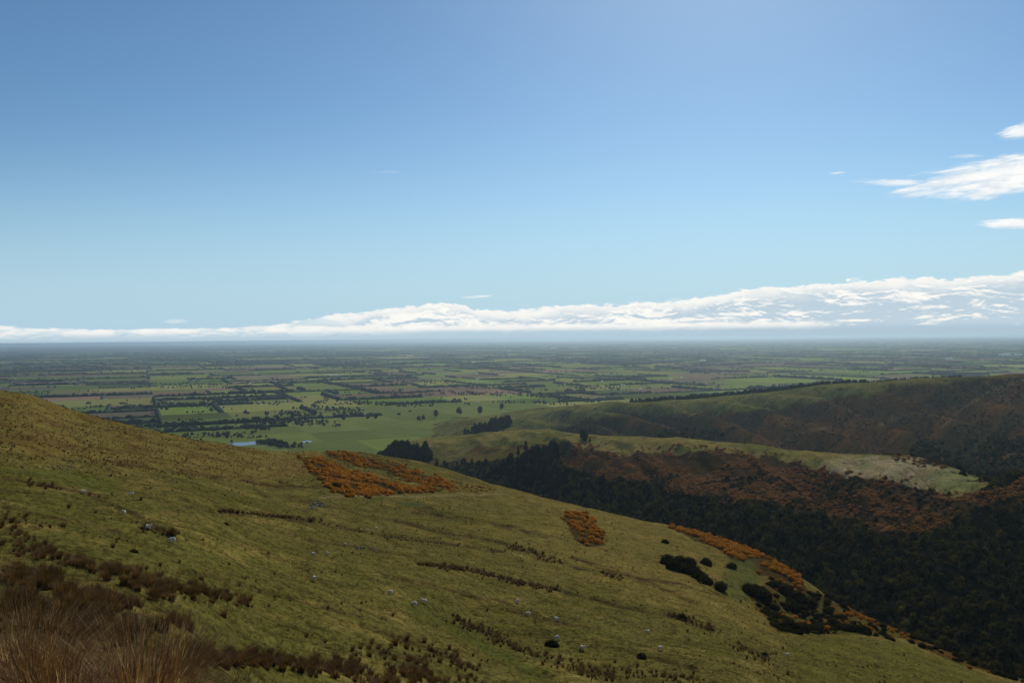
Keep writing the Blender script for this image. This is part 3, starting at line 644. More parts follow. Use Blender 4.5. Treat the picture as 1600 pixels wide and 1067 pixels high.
# ------------------------------------------------------------------ tussocks on the near hillside
TB = [mesh_only('tussock', *blades(150, .92, .75 + .15*(i % 3), .038, 40+i, .2, .15*(i - 1.5)), M_tuss) for i in range(4)]
pts, scl = [], []
bands = [  # band polyline, half width in px, count, size
 ([(75, 872), (140, 888), (200, 908), (290, 925), (390, 942)], 11, 150, 1.0), ([(0, 905), (50, 912), (90, 920)], 14, 55, 1.1), ([(110, 932), (200, 950)], 9, 55, 1.0),
 ([(0, 968), (60, 985), (140, 1000), (200, 1010)], 12, 60, 1.0), ([(280, 1030), (400, 1035), (480, 1042), (565, 1050)], 13, 200, 1.0), ([(570, 1012), (610, 1030), (700, 1062), (560, 1062)], 26, 130, 1.1), ([(640, 1010), (720, 1035), (740, 1060)], 16, 40, 1.1), ([(0, 945), (60, 960), (160, 975), (250, 990)], 12, 70, 1.1),
 ([(700, 965), (750, 985), (800, 1012), (880, 1040), (960, 1062)], 8, 190, 1.0), ([(655, 882), (730, 892), (790, 908), (870, 923)], 4, 210, 1.1), ([(340, 799), (420, 806), (500, 815)], 2.2, 130, 1.05),
 ([(795, 855), (830, 862), (870, 880)], 6, 80, 1.2), ([(500, 818), (600, 838), (770, 860)], 3, 80, .8), ([(1040, 960), (1115, 985)], 5, 60, 1.1), ([(1140, 1005), (1200, 1035)], 6, 60, .9),
 ([(215, 825), (275, 835)], 4, 45, .9), ([(0, 820), (50, 850), (60, 890)], 18, 70, .8), ([(935, 895), (970, 903)], 3, 40, 1.1), ([(45, 755), (90, 765)], 4, 35, .8), ([(950, 1050), (1100, 1064)], 8, 60, .8),
 ([(215, 900), (240, 935), (255, 930)], 8, 30, 1.), ([(260, 968), (300, 985)], 6, 16, 1.)]
def along(pl, t):
    d = [math.dist(a, b_) for a, b_ in zip(pl[:-1], pl[1:])]; s_ = t*sum(d)
    for (a, b_), L in zip(zip(pl[:-1], pl[1:]), d):
        if s_ <= L: return a[0]+(b_[0]-a[0])*s_/L, a[1]+(b_[1]-a[1])*s_/L
        s_ -= L
    return pl[-1]
for pl, hw, cnt, sz in bands:
    for i in range(cnt):
        u, v = along(pl, random.random()); u += random.gauss(0, hw); v += random.gauss(0, hw*.5)
        p = near.at(u, v)
        if p.y < 17: continue
        pts.append(p[:]); scl.append(sz*random.choice([.45, .7, .9, 1.1])*random.uniform(.8, 1.3))
P_, U_, V_ = near.sample(5200, lambda U, V, Y, X: ((U > -30) & (U < 1500) & (V < 1085) & (Y > 18) & (fbm(X/14, Y/14, 91, 3) > .52)) * (1. + 3*(Y < 120)), 5)
for p in P_: pts.append(tuple(p)); scl.append(random.uniform(.25, .7) if random.random() < .85 else random.uniform(.7, 1.1))
P_, U_, V_ = near.sample(6500, lambda U, V, Y, X: ((U > -40) & (U < 640) & (V < np.interp(U, [-40, 0, 120, 250, 400, 480, 640], [718, 716, 722, 740, 760, 760, 770])) & (Y < 600)) * (.1 + (fbm(X/7, Y/7, 93, 3) > .5)), 7)
for p in P_: pts.append(tuple(p)); scl.append(random.uniform(.3, .75))
scatter('tussock', pts, scl, TB, 'small reddish brown tussock clump on the near slope', 'tussock', 'brown tussocks on the near hillside', 'distant_tussocks', 'small brown tussocks dotted over the hillside', squash=(.75, 1.15))
# tall seed-headed tussocks right in front
TT = [mesh_only('tall_tussock', *blades(620, .86, 1.05, .0085, 60+i, .24, .22, 5), M_tall) for i in range(3)]
fr = [(-1.75, 3.4), (-2.1, 3.8), (-2.45, 4.3), (-2.0, 4.5), (-2.9, 5.0), (-2.45, 5.4), (-3.4, 5.8), (-2.8, 6.4), (-4.1, 7.4), (-3.3, 7.6), (-4.9, 9.0), (-3.9, 9.4), (-5.6, 10.6), (-4.6, 11.2), (-6.6, 12.4), (-3.5, 9.8)]
def near_z(x, y):
    u = 800 + F*x/y; i = int(np.argmin(np.abs(near.us-u))); return float(np.interp(y, near.Y[i], near.Z[i]))
for i, (x, y) in enumerate(fr):
    inst('tall_tussock', TT[i % 3], (x, y, near_z(x, y)), random.random()*6, random.uniform(.55, .85), 'tall rust coloured tussock grass close to the camera in the bottom left corner', 'tussock', 'tall tussocks in the front corner')
# short grass tufts
TG = [blades(16, .22, .9, .022, 80+i, .16, 0, 2) for i in range(3)]
tg_o = [mesh_only('grass_tuft', v, f, M_tuft) for v, f in TG]
P_, U_, V_ = near.sample(110000, lambda U, V, Y, X: ((U > -60) & (U < 1640) & (V < 1100) & (Y > 26) & (Y < 560)) * (.15 + fbm(X/6, Y/6, 95, 3)**2) / (Y + 60.), 6)
tg_objs = [inst('grass_tuft', tg_o[i], P_[i], 0, 1., 'short dry grass tuft on the near slope', 'grass tuft', 'short grass tufts') for i in range(3)]
stuff('hillside_grass', P_[3:], RNG.uniform(.8, 2.6, len(P_)-3), tg_objs, 'short dry grass covering the near hillside', 'grass', 8, (.6, 1.))

# ------------------------------------------------------------------ gorse
GB = [mesh_only('gorse_bush', *crown(1.15, 1.15, .95, 420, .11, 120+i, .82, .4, 2), M_gorse) for i in range(4)]
GF = [mesh_only('gorse_bush', *crown(1.2, 1.2, .8, 160, .20, 140+i, .82, .4, 2), M_gorse2) for i in range(4)]
pts, scl = [], []
def fill(sheet, poly, n_, dens, seed):
    xs = [p[0] for p in poly]; ys = [p[1] for p in poly]
    P, U, V = sheet.sample(n_, lambda U, V, Y, X: (U > min(xs)-20) & (U < max(xs)+20) & (V > min(ys)-12) & (V < max(ys)+12) & in_poly(U + (fbm(X/8, Y/8, seed, 3)-.5)*26, V + (fbm(X/8, Y/8, seed+1, 3)-.5)*12, poly) * (fbm(X/11, Y/11, seed+2, 3) > dens), seed)
    return P
for poly, n_, dn, lo, hi in ((G1, 1900, .37, .35, 1.25), (G1b, 1000, .37, .35, 1.2), (G1c, 150, .4, .3, .8), (FOLD, 160, .55, .3, .9), (G2, 230, .25, .4, 1.4), (G3, 800, .42, .4, 1.3), (G4, 60, .3, .4, 1.)):
    P = fill(near, poly, n_, dn, 200 + n_)
    uP = 800 + F*P[:, 0]/P[:, 1]; vP = vh(uP) - F*P[:, 2]/P[:, 1]; dL = line_d(uP, vP, LANE, 1.5)
    for p, dl_ in zip(P, dL):
        if True: pts.append(tuple(p)); scl.append(random.uniform(lo, hi))
allp = scatter('gorse_bush', pts, scl, GB, 'orange flowering gorse bush in a thicket on the near hill', 'gorse bush', 'orange gorse bushes on the near hill', 'gorse_thicket', 'orange gorse thicket spreading over the brow', 190, squash=(.7, 1.1))
P_, U_, V_ = mid.sample(15000, lambda U, V, Y, X: mid_masks(U, V, X, Y)[0] & ~mid_masks(U, V, X, Y)[1] & (U < 1800) & (fbm(X/30, Y/30, 131, 4) > .47), 15)
Pe, Ue, Ve = mid.sample(900, lambda U, V, Y, X: (line_d(U, V, [(1400, 716), (1450, 726), (1500, 744), (1545, 762)], 1.5) < 9) | ((line_d(U, V, [(900, 704), (1010, 704), (1090, 706), (1160, 708), (1230, 722), (1300, 742), (1400, 756), (1500, 782)], 1.5) < 16) & (fbm(X/12, Y/12, 132, 3) > .5)), 35); P_ = np.concatenate([P_, Pe])
scatter('gorse_bush', P_, RNG.uniform(.5, 1.9, len(P_)), GF, 'rusty gorse bush in the thicket on the spur across the valley', 'gorse bush', 'rusty gorse bushes on the spur across the valley', 'spur_gorse', 'rust coloured gorse covering the flank of the spur', 105, (.6, 1.), 16)

# ------------------------------------------------------------------ bush forest in the valley
FB = [mesh_only('bush_tree', *multi_crown([(0, 0, 0, 2.5, 2.4, 2.4), (1.3, .6, -.5, 1.6, 1.6, 1.6), (-1.0, -1.0, -.4, 1.5, 1.6, 1.5)][:2 + i % 2], .26, 160+7*i, 240, 2, .4), M_bush) for i in range(5)]
def forest_line(U): return np.interp(U, [600, 700, 735, 775, 830, 862, 885, 905, 950, 1000, 1100], [745, 735, 728, 722, 716, 714, 728, 742, 752, 756, 760])
def forest_w(U, V, Y, X):
    g, p = mid_masks(U, V, X, Y); return (~g & ~p & (V > forest_line(U) - 30*(U > 1000)) & (U > 660)) * (1. + 1.2*(U < 1000))
P_, U_, V_ = mid.sample(19500, lambda U, V, Y, X: forest_w(U, V, Y, X) * (U < 1850), 17)
Pb, Ub, Vb = near.sample(1700, lambda U, V, Y, X: (U > 760) & (U < 1700) & (near.s[None, :-1] + 0*U > .84), 18)
Pm, Um, Vm = mid.sample(2400, lambda U, V, Y, X: mid_masks(U, V, X, Y)[0] & (V > 745) & (fbm(X/30, Y/30, 131, 4) < .48), 19)
pts = np.concatenate([P_, Pb, Pm]); scl = RNG.uniform(.45, 1.35, len(pts)); big_ = RNG.random(len(pts)) < .06; scl[big_] *= RNG.uniform(1.2, 1.7, int(big_.sum())); scl[-2400:] *= .5; pts[:, 2] -= .6
vis = np.ones(len(pts), bool)
for k in range(len(pts)):                      # hidden behind the near brow?
    if pts[k, 1] < 900:
        u = 800 + F*pts[k, 0]/pts[k, 1]; i = int(np.clip(np.searchsorted(near.us, u), 0, len(near.us)-1)); vv = vh(u) - F*(pts[k, 2]+3)/pts[k, 1]
        if near.V[i][near.Y[i] < pts[k, 1]].min() < vv: vis[k] = False
scatter('bush_tree', pts, scl, FB, 'round dark crowned native tree in the forest filling the gully', 'tree', 'dark forest trees in the valley', 'valley_forest', 'dense dark native forest filling the valley', squash=(.85, 1.3), extra=vis)

# forest and scrub on the far ridge
Pf, Uf, Vf = far.sample(2600, lambda U, V, Y, X: ((U > 1420) & (V > 688 - (U-1500)*.05) | ((U > 1000) & (U < 1130) & (V > 672))) & (fbm(X/60, Y/60, 33, 3) > .36) * (U < 1800), 20)
Pf2, Uf2, Vf2 = mid.sample(900, lambda U, V, Y, X: (U > 1380) & (U < 1800) & (mid.s[None, :-1] + 0*U > .80), 21)
pf_all = np.concatenate([Pf, Pf2])
f0 = [inst('bush_tree', FB[i], pf_all[i], 0, 1.3, 'dark tree in the side gully beyond the pasture knoll', 'tree', 'dark trees in the far gully') for i in range(3)]
stuff('gully_forest', pf_all[3:], RNG.uniform(.7, 1.6, len(pf_all)-3), f0, 'dark forest in the gully behind the knoll', 'forest', 22, (.8, 1.2))
SC = [mesh_only('scrub_bush', *crown(1.6, 1.6, 1.0, 70, .35, 190+i, .85, .4, 2), M_scrub) for i in range(3)]
Ps, Us, Vs = far.sample(12000, lambda U, V, Y, X: (U > 860) & (U < 1750) & (V > np.interp(U, [860, 1050, 1200, 1300, 1480, 1600], [668, 650, 645, 628, 602, 590])) & (fbm(X/50, Y/50, 34, 4) > .46), 23)
s0 = [inst('scrub_bush', SC[i], Ps[i], 0, 1.3, 'low brown scrub bush on the dark far hillside', 'scrub bush', 'brown scrub bushes on the far ridge') for i in range(3)]
stuff('ridge_scrub', Ps[3:], RNG.uniform(.5, 1.8, len(Ps)-3), s0, 'low brown scrub over the far ridge', 'scrub', 24, (.6, 1.))

# ------------------------------------------------------------------ dark shrubs on the near slope
SH = [mesh_only('shrub', *multi_crown([(0, 0, 0, 2.6, 2.5, 2.1), (1.4, .5, -.2, 1.7, 1.6, 1.6), (-1.5, -.4, -.3, 1.6, 1.7, 1.5)], .12, 220+9*i, 1300, 3, .35), M_shrub) for i in range(4)]
shr = [(1040, 880, .95, 'cluster'), (1050, 888, 1.0, 'cluster'), (1058, 880, 1.0, 'cluster'), (1064, 892, 1.0, 'cluster'), (1073, 886, 1.0, 'cluster'), (1080, 898, 1.0, 'cluster'), (1090, 905, .9, 'cluster'), (1098, 912, .8, 'cluster'), (1100, 882, .75, 'small'), (1140, 888, .75, 'lone'),
       (1122, 922, .85, 'lone2'), (1168, 928, 1.05, 'gully'), (1186, 936, 1.2, 'gully'), (1206, 918, .9, 'gully'), (1222, 928, 1.2, 'gully'), (1243, 938, 1.2, 'gully'), (1262, 948, 1.1, 'gully'), (1236, 955, .9, 'gully'), (1205, 952, .7, 'gully'),
       (1232, 985, .9, 'fold'), (1250, 988, .9, 'fold'), (1262, 985, .7, 'fold'), (1298, 976, .8, 'fold'), (1325, 985, .8, 'fold'), (1345, 988, .7, 'fold'), (1290, 958, .8, 'gully'), (1310, 968, .8, 'fold'), (1060, 968, .5, 'bank'), (857, 1010, .40, 'bank1'), (998, 1028, .30, 'bank2'),
       (1190, 1025, .3, 'bank3'), (350, 792+27, .2, 'dot'), (523, 764, .7, 'gorse'), (204, 862, .16, 'dot2'), (1036, 848, .55, 'brow'), (1275, 988, .7, 'fold'), (1375, 992, .5, 'fold')]
LB = {'cluster': ('dark rounded shrub in the dense clump on the pasture brow', 'shrubs in the clump on the brow'), 'small': ('small dark shrub just right of the clump on the brow', 0), 'lone': ('lone dark shrub just below the orange gorse strip', 0),
      'lone2': ('upright dark shrub standing alone below the clump', 0), 'gully': ('dark rounded shrub in the green gully below the gorse strip', 'shrubs in the gully'), 'fold': ('dark shrub along the fold above the lowest green paddock', 'shrubs along the fold'),
      'bank': ('small dark shrub on the terraced bank at right', 0), 'bank1': ('round dark shrub with a sheep behind it on the lower slope', 0), 'bank2': ('small upright dark shrub low on the right slope', 0), 'bank3': ('low dark shrub near the bottom edge at right', 0),
      'dot': ('tiny dark shrub below the long brown terrace', 0), 'gorse': ('dark green shrub at the foot of the orange gorse patch', 0), 'dot2': ('small dark shrub alone on the left slope', 0), 'brow': ('small dark shrub near the brow above the clump', 0)}
for i, (u, v, s_, k) in enumerate(shr):
    p = near.at(u, v); p.z -= .3
    inst('shrub', SH[i % 4], p, random.random()*6, (s_*1.15, s_*1.15, s_*random.uniform(.95, 1.2)), LB[k][0], 'shrub', LB[k][1] or None)
P_, U_, V_ = near.sample(750, lambda U, V, Y, X: in_poly(U + (fbm(X/8, Y/8, 55, 3)-.5)*20, V + (fbm(X/8, Y/8, 56, 3)-.5)*14, FOLD) * (.15 + (fbm(X/9, Y/9, 57, 3) > .47)), 25)
stuff('gully_scrub', P_, RNG.uniform(.2, .55, len(P_)), [o for o in bpy.data.objects if o.name.startswith('shrub')][:4], 'low dark scrub filling the gully and the fold', 'scrub', 26, (.6, 1.))

# rocks
def rock_geo(seed):
    v, f = ICO[2]; v = v * lump(v, seed, .5, 1.6)[:, None] * np.array([1, .8, .55]); return v, [tuple(x) for x in f]
RK = [mesh_only('rock', *rock_geo(300+i), M_rock) for i in range(4)]
for (u0, v0, ru, rv, n_, ps_, lab, grp) in ((490, 790, 22, 7, 46, .55, 'grey rock in the boulder patch on the upper slope', 'boulder patch on the upper slope'), (95, 731, 40, 5, 26, .35, 'grey rock in the scree below the brown grass at left', 'scree at left'),
                             (575, 855, 30, 4, 22, .32, 'grey stone on the terrace in mid slope', 'stones on the mid slope'), (300, 755, 26, 4, 14, .3, 'grey stone on the upper sheep track', 'stones by the upper track'), (1400, 735, 60, 8, 0, .3, '', '')):
    for i in range(n_):
        p = near.at(u0 + random.gauss(0, ru*.5), v0 + random.gauss(0, rv*.5)); s_ = ps_*random.uniform(.5, 1.5)
        inst('rock', RK[i % 4], p, random.random()*6, s_, lab, 'rock', grp)

# ------------------------------------------------------------------ conifers and woods beyond
CT = [conifer_geo(14, 3.4, 400+i) for i in range(4)]
CM = [mesh_only('pine_tree', v, f, M_con) for v, f in CT]
DT = [merge([crown(3.4, 3.4, 7.5, 520, .42, 480+i, .82, .3, 2, 2.2, -.8), tube((0, 0, -1), (0, 0, 3), .4, .3)]) for i in range(3)]
DM = [mesh_only('dense_pine', v, f, M_con) for v, f in DT]
BT = [multi_crown([(0, 0, 3.0, 4.6, 4.4, 5.2), (2.0, 1.0, 1.5, 3.2, 3.2, 3.6), (-1.8, -1.0, 2.5, 3.0, 3.2, 4.0)], .5, 430+9*i, 200, 2, .4) for i in range(3)]
BM = [mesh_only('broadleaf_tree', v, f, M_belt) for v, f in BT]
def wood(sheet, poly, n_, lab, grp, lo=.8, hi=1.3, seed=1, meshes=None):
    meshes = DM + [CM[0]] if meshes is None else meshes
    xs = [p[0] for p in poly]; ys = [p[1] for p in poly]
    P, U, V = sheet.sample(n_, lambda U, V, Y, X: (in_poly(U, V, poly) & (sheet.s[None, :-1] + 0*U < .8)) * 1.0, seed)
    o_ = np.argsort(P[:, 1]); P = P[o_]; obs = []
    for i, p in enumerate(P[:44]): s_ = random.uniform(lo, hi); obs.append(inst('pine_tree', meshes[i % len(meshes)], (p[0], p[1], p[2]-.3), random.random()*6, (s_*1.25, s_*1.25, s_), lab, 'tree', grp))
    if len(P) > 44: stuff('conifer_wood', P[44:] - np.array([0, 0, .3]), np.random.default_rng(seed).uniform(lo, hi, len(P)-44)*1.15, obs[:4], 'deeper trees of the ' + grp, 'wood', seed, (.8, 1.))
wood(mid, [(588, 722), (615, 703), (665, 704), (672, 716), (655, 728), (610, 730)], 180, 'dark conifer in the dense plantation at the valley mouth', 'conifer plantation at the valley mouth', 1.0, 1.5, 31)
wood(mid, [(770, 745), (800, 722), (845, 712), (872, 700), (866, 730), (850, 760), (790, 765)], 100, 'tall dark conifer in the stand below the spur end', 'conifer stand below the spur', .9, 1.5, 32)
wood(mid, [(780, 748), (880, 738), (960, 765), (1010, 795), (900, 792), (800, 770)], 130, 'tall dark conifer among the forest at the narrow of the gully', 'conifers at the narrow of the gully', .6, 1.15, 36)
wood(mid, [(672, 728), (720, 722), (770, 728), (780, 760), (700, 750)], 70, 'dark tree along the lower stream', 'trees along the lower stream', .5, .9, 33)
wood(far, [(722, 682), (742, 668), (770, 660), (796, 656), (800, 664), (780, 676), (735, 684)], 160, 'dark conifer in the small wood on the green hump', 'small wood on the green hump', .8, 1.3, 34)
for (u, v, s_, lab) in ((912, 687, 1.3, 'wide dark pine standing on the pasture crest of the spur'), (907, 685, .95, 'left of the pines standing close on the pasture crest'), (920, 691, .6, 'small pine beside the wide pine on the crest'),
                        (820, 705, 1.1, 'tall lone conifer left of the stand below the spur'), (808, 712, .9, 'short lone conifer before the stand below the spur'), (1080, 685, .3, 'small shrubby pine on the long pasture crest')):
    p = mid.at(u, v); rt = bpy.data.objects.new('pine_tree', None); C.objects.link(rt); rt.location = p; rt.scale = (s_*1.3, s_*1.3, s_); tag(rt, lab, 'tree')
    cr = bpy.data.objects.new('crown', DM[int(u) % 3] if u in (912, 905, 1080) else CM[int(u) % 4]); C.objects.link(cr); cr.parent = rt
    v_, f_ = tube((0, 0, -.5), (0, 0, 9), .35, .1); mesh_obj('trunk', v_, f_, M_bark, rt)
# trees along the crest of the far ridge
k = 0
rs = np.random.default_rng(55)
for u in np.arange(985, 1500, 1.8):
    i = int(np.searchsorted(far.us, u)); j = int(np.argmin(np.where(far.s > .35, far.V[i], 9e9))); j = min(j + 6, far.X.shape[1]-1); s_ = 1.0*rs.uniform(.8, 1.1)*(1.0 if u < 1250 else .75 if u < 1350 else .42)
    inst('ridge_pine', CM[k % 4], (far.X[i, j]+rs.normal(0, 2), far.Y[i, j]+rs.normal(0, 4), far.Z[i, j]-.5), k, (s_*2.3, s_*2.3, s_*.85), 'dark tree in the long shelterbelt along the far ridge crest', 'tree', 'shelterbelt along the far ridge crest'); k += 1

# trees on the plain: named clumps and single trees, the rest as one mass
def on_plain(u, v): Y = -PLAIN*F/(v - vh(u)); return ((u-800)/F*Y, Y, PLAIN)
singles = [(535, 657, 1.6), (548, 655, 0), (680, 652, 1.7), (716, 648, 1.8), (749, 647, 1.9), (783, 640, 1.7), (574, 655, 1.2), (586, 655, 1.4), (624, 613, 1.3), (955, 620, 1.5), (653, 658, 1.2), (660, 656, 1.1)]
for (u, v, s_) in singles:
    if s_: inst('broadleaf_tree', BM[int(u) % 3], on_plain(u, v), u, (s_, s_, s_*1.25), 'tall field tree standing alone among the green paddocks', 'tree', 'single field trees near the hills')
clumps = [(395, 668, 26, 4, 60), (440, 660, 46, 6, 130), (470, 648, 40, 4, 90), (520, 640, 50, 4, 90), (300, 634, 55, 4, 130), (230, 637, 40, 3, 60), (370, 628, 60, 3, 90), (345, 604, 60, 4, 150), (240, 602, 60, 4, 110), (120, 598, 60, 4, 110),
          (420, 692, 22, 3, 50), (445, 697, 24, 4, 60), (350, 682, 40, 3, 40), (250, 668, 40, 3, 50), (320, 670, 30, 3, 40), (200, 662, 30, 2, 30), (600, 632, 60, 3, 120), (560, 648, 40, 3, 60), (830, 618, 60, 3, 110), (760, 605, 60, 3, 110), (930, 606, 60, 3, 110), (1080, 600, 60, 3, 110),
          (660, 596, 60, 3, 110), (480, 596, 60, 3, 110), (560, 580, 80, 3, 130), (900, 583, 80, 3, 130), (1150, 585, 80, 3, 130), (1300, 578, 80, 3, 130), (1450, 572, 70, 3, 130), (740, 615, 50, 3, 80), (870, 631, 40, 2, 40), (905, 626, 30, 2, 30), (480, 660, 60, 5, 60), (640, 615, 50, 2, 60),
          (200, 583, 90, 3, 130), (60, 580, 70, 3, 110), (350, 575, 90, 3, 130), (700, 574, 90, 3, 130), (1050, 574, 90, 3, 130), (40, 615, 50, 3, 60)]
pts = []
for (u0, v0, ru, rv, n_) in clumps:
    for i in range(int(n_*.9)): u = u0 + random.choice([-.9, -.35, .1, .7])*ru*.8 + random.gauss(0, ru*.2); v = v0 + random.choice([-1, -.3, .5, 1.2])*rv*.6 + random.gauss(0, rv*.12) + .05*(u-u0); pts.append(on_plain(u, max(v, 545)))
for i in range(1900):
    d_ = 2000*(16 ** random.random()); a = random.uniform(-.62, .62); p = (math.tan(a)*d_, d_, PLAIN)
    if float(vnoise(p[0]/500, p[1]/900, 77)) > .55 and ok_spot(p[0], p[1]):
        ta = GA + random.choice([0, 1.571])
        for q_ in range(random.choice([1, 3, 6, 9])): pts.append((p[0] + math.cos(ta)*q_*9 + random.gauss(0, 3), p[1] + math.sin(ta)*q_*9 + random.gauss(0, 3), PLAIN))
pts = np.array(pts); pts = pts[~((pts[:, 1] < 3000) & (pts[:, 0] > -350))]; sc = RNG.uniform(.35, .85, len(pts)) * np.maximum(1, pts[:, 1]/7000.)**.7
uu = 800 + F*pts[:, 0]/pts[:, 1]; vv = vh(uu) - F*pts[:, 2]/pts[:, 1]; sil = np.interp(uu, [0, 130, 280, 430, 560, 5000], [613, 649, 682, 707, 711, 711])
scatter('broadleaf_tree', pts, sc, BM, 'dark round field tree among paddocks on the plain', 'tree', 'trees on the near plain', 'plain_trees', 'dark trees dotted across the far plain', squash=(.7, 1.2), extra=vv < sil - 2)

# ------------------------------------------------------------------ farm ponds
def pond(name, loc, rx, ry, label, seed):
    r = np.random.default_rng(seed); k = 40; a = np.linspace(0, 6.2832, k, endpoint=False); q = 1 + .25*np.sin(a*2+seed) + .12*np.sin(a*5+seed*2)
    ring = [np.stack([np.cos(a)*rx*q*g, np.sin(a)*ry*q*g, np.full(k, z)], -1) for g, z in ((1., .35),)]
    v = np.concatenate([[[0, 0, .35]], ring[0]]); f = [(0, 1+i, 1+(i+1) % k) for i in range(k)]
    o = mesh_obj(name, v, f, M_water); o.location = loc; o['kind'] = 'structure'; return o
pond('lake_water', on_plain(378, 693.5), 36, 52, '', 1); pond('pond_water', on_plain(478, 690), 10, 30, '', 2); pond('reservoir_water', on_plain(520, 586.5), 60, 50, '', 3)

# ------------------------------------------------------------------ farm buildings
def building(loc, rz, L, W, H, roofm, lab, grp=None, cat='barn', name='barn'):
    rt = bpy.data.objects.new(name, None); C.objects.link(rt); rt.location = loc; rt.rotation_euler = (0, 0, rz); tag(rt, lab, cat, grp); L *= .62; W *= .62; H *= .6
    l, w_, h = L/2, W/2, H; rh = W*.28
    V = [(-l, -w_, -1), (l, -w_, -1), (l, w_, -1), (-l, w_, -1), (-l, -w_, h), (l, -w_, h), (l, w_, h), (-l, w_, h), (-l, 0, h+rh), (l, 0, h+rh)]
    mesh_obj('wall', V, [(0, 1, 5, 4), (2, 3, 7, 6), (1, 2, 6, 9, 5), (3, 0, 4, 8, 7)], M_white, rt)
    e = .6; t = .25; sl = rh/w_
    Vr = []
    for s_ in (-1, 1):
        for x in (-l-e, l+e):
            for (y, z) in ((0, h+rh+.05), (s_*(w_+e), h-e*sl+.05)):
                Vr += [(x, y, z), (x, y, z+t)]
    Fr = []
    for b0 in (0, 8): Fr += [(b0, b0+2, b0+6, b0+4), (b0+1, b0+5, b0+7, b0+3), (b0+2, b0+3, b0+7, b0+6), (b0, b0+1, b0+3, b0+2), (b0+4, b0+6, b0+7, b0+5)]
    mesh_obj('roof', Vr, Fr, roofm, rt)
    def panel(nm, x0, x1, z0, z1, m_):
        y = -w_-.06; mesh_obj(nm, [(x0, y, z0), (x1, y, z0), (x1, y, z1), (x0, y, z1), (x0, y+.05, z0), (x1, y+.05, z0), (x1, y+.05, z1), (x0, y+.05, z1)], [(0, 1, 2, 3), (0, 4, 5, 1), (1, 5, 6, 2), (2, 6, 7, 3), (3, 7, 4, 0)], m_, rt)
    panel('door', -L*.1, L*.1, -.9, h*.7, M_dark); panel('window', -L*.38, -L*.25, h*.35, h*.7, M_dark); panel('window', L*.25, L*.38, h*.35, h*.7, M_dark)
blds = [(363, 599, 34, 16, 'long white barn among trees in the left hamlet'), (390, 599, 20, 14, 'smaller white barn right of the long white barn'), (265, 609, 30, 12, 'low pale shed beside a green paddock at left'), (745, 594, 36, 16, 'white barn in the middle of the plain above the tree line'),
        (746, 629, 16, 8, 'small white shed at the end of a hedge near the hills'), (740, 567, 60, 25, 'far white farm shed in the centre of the plain'), (973, 602, 34, 14, 'white barn at the edge of the dark trees right of centre'), (1159, 612, 34, 16, 'wide pale farmhouse beside the ridge shelterbelt'),
        (1173, 612, 18, 12, 'narrow pale shed right of the wide farmhouse'), (1098, 564, 90, 30, 'far pale shed over the right plain'), (1482, 562, 110, 40, 'far pale works building on the right plain'), (1570, 557, 190, 70, 'very large white works building at the right horizon'),
        (1590, 556, 120, 60, 'second large white works building at the right edge'), (598, 586, 36, 18, 'pale shed beside the reddish paddock'), (1000, 608, 18, 10, 'little white cottage at the wood edge right of centre'), (478, 691, 12, 8, 'white cottage beside the pond under the hill'),
        (345, 637, 14, 9, 'low pale cottage in the near hamlet at left'), (322, 634, 12, 8, 'tiny pale cottage among the trees of the near hamlet'), (865, 545, 200, 70, 'very far bright roofed shed below the clouds'), (640, 557, 120, 40, 'far bright glasshouse on the left of centre plain')]
for i, (u, v, L, W, lab) in enumerate(blds):
    building(on_plain(u, v), random.uniform(-.35, .35), L, W, max(4, L*.16), M_roof if i % 3 else M_white, lab)
for i in range(70):
    u = random.uniform(0, 1600); v = random.choice([random.uniform(560, 600), random.uniform(585, 650)]); p = on_plain(u, v)
    if (v > 612 and u > 600) or (u < 430 and v > 600 + u*.17) or (u > 1150 and v > 578) or (u > 900 and v > 605): continue
    building(p, random.uniform(-.6, .6), random.uniform(12, 24)*max(1, p[1]/6000), random.uniform(8, 12)*max(1, p[1]/7000), 4.5, random.choice([M_rroof, M_roof, M_roof]), 'tiny pale farmhouse scattered among the far paddocks', 'small farmhouses on the plain', 'farmhouse', 'farmhouse')

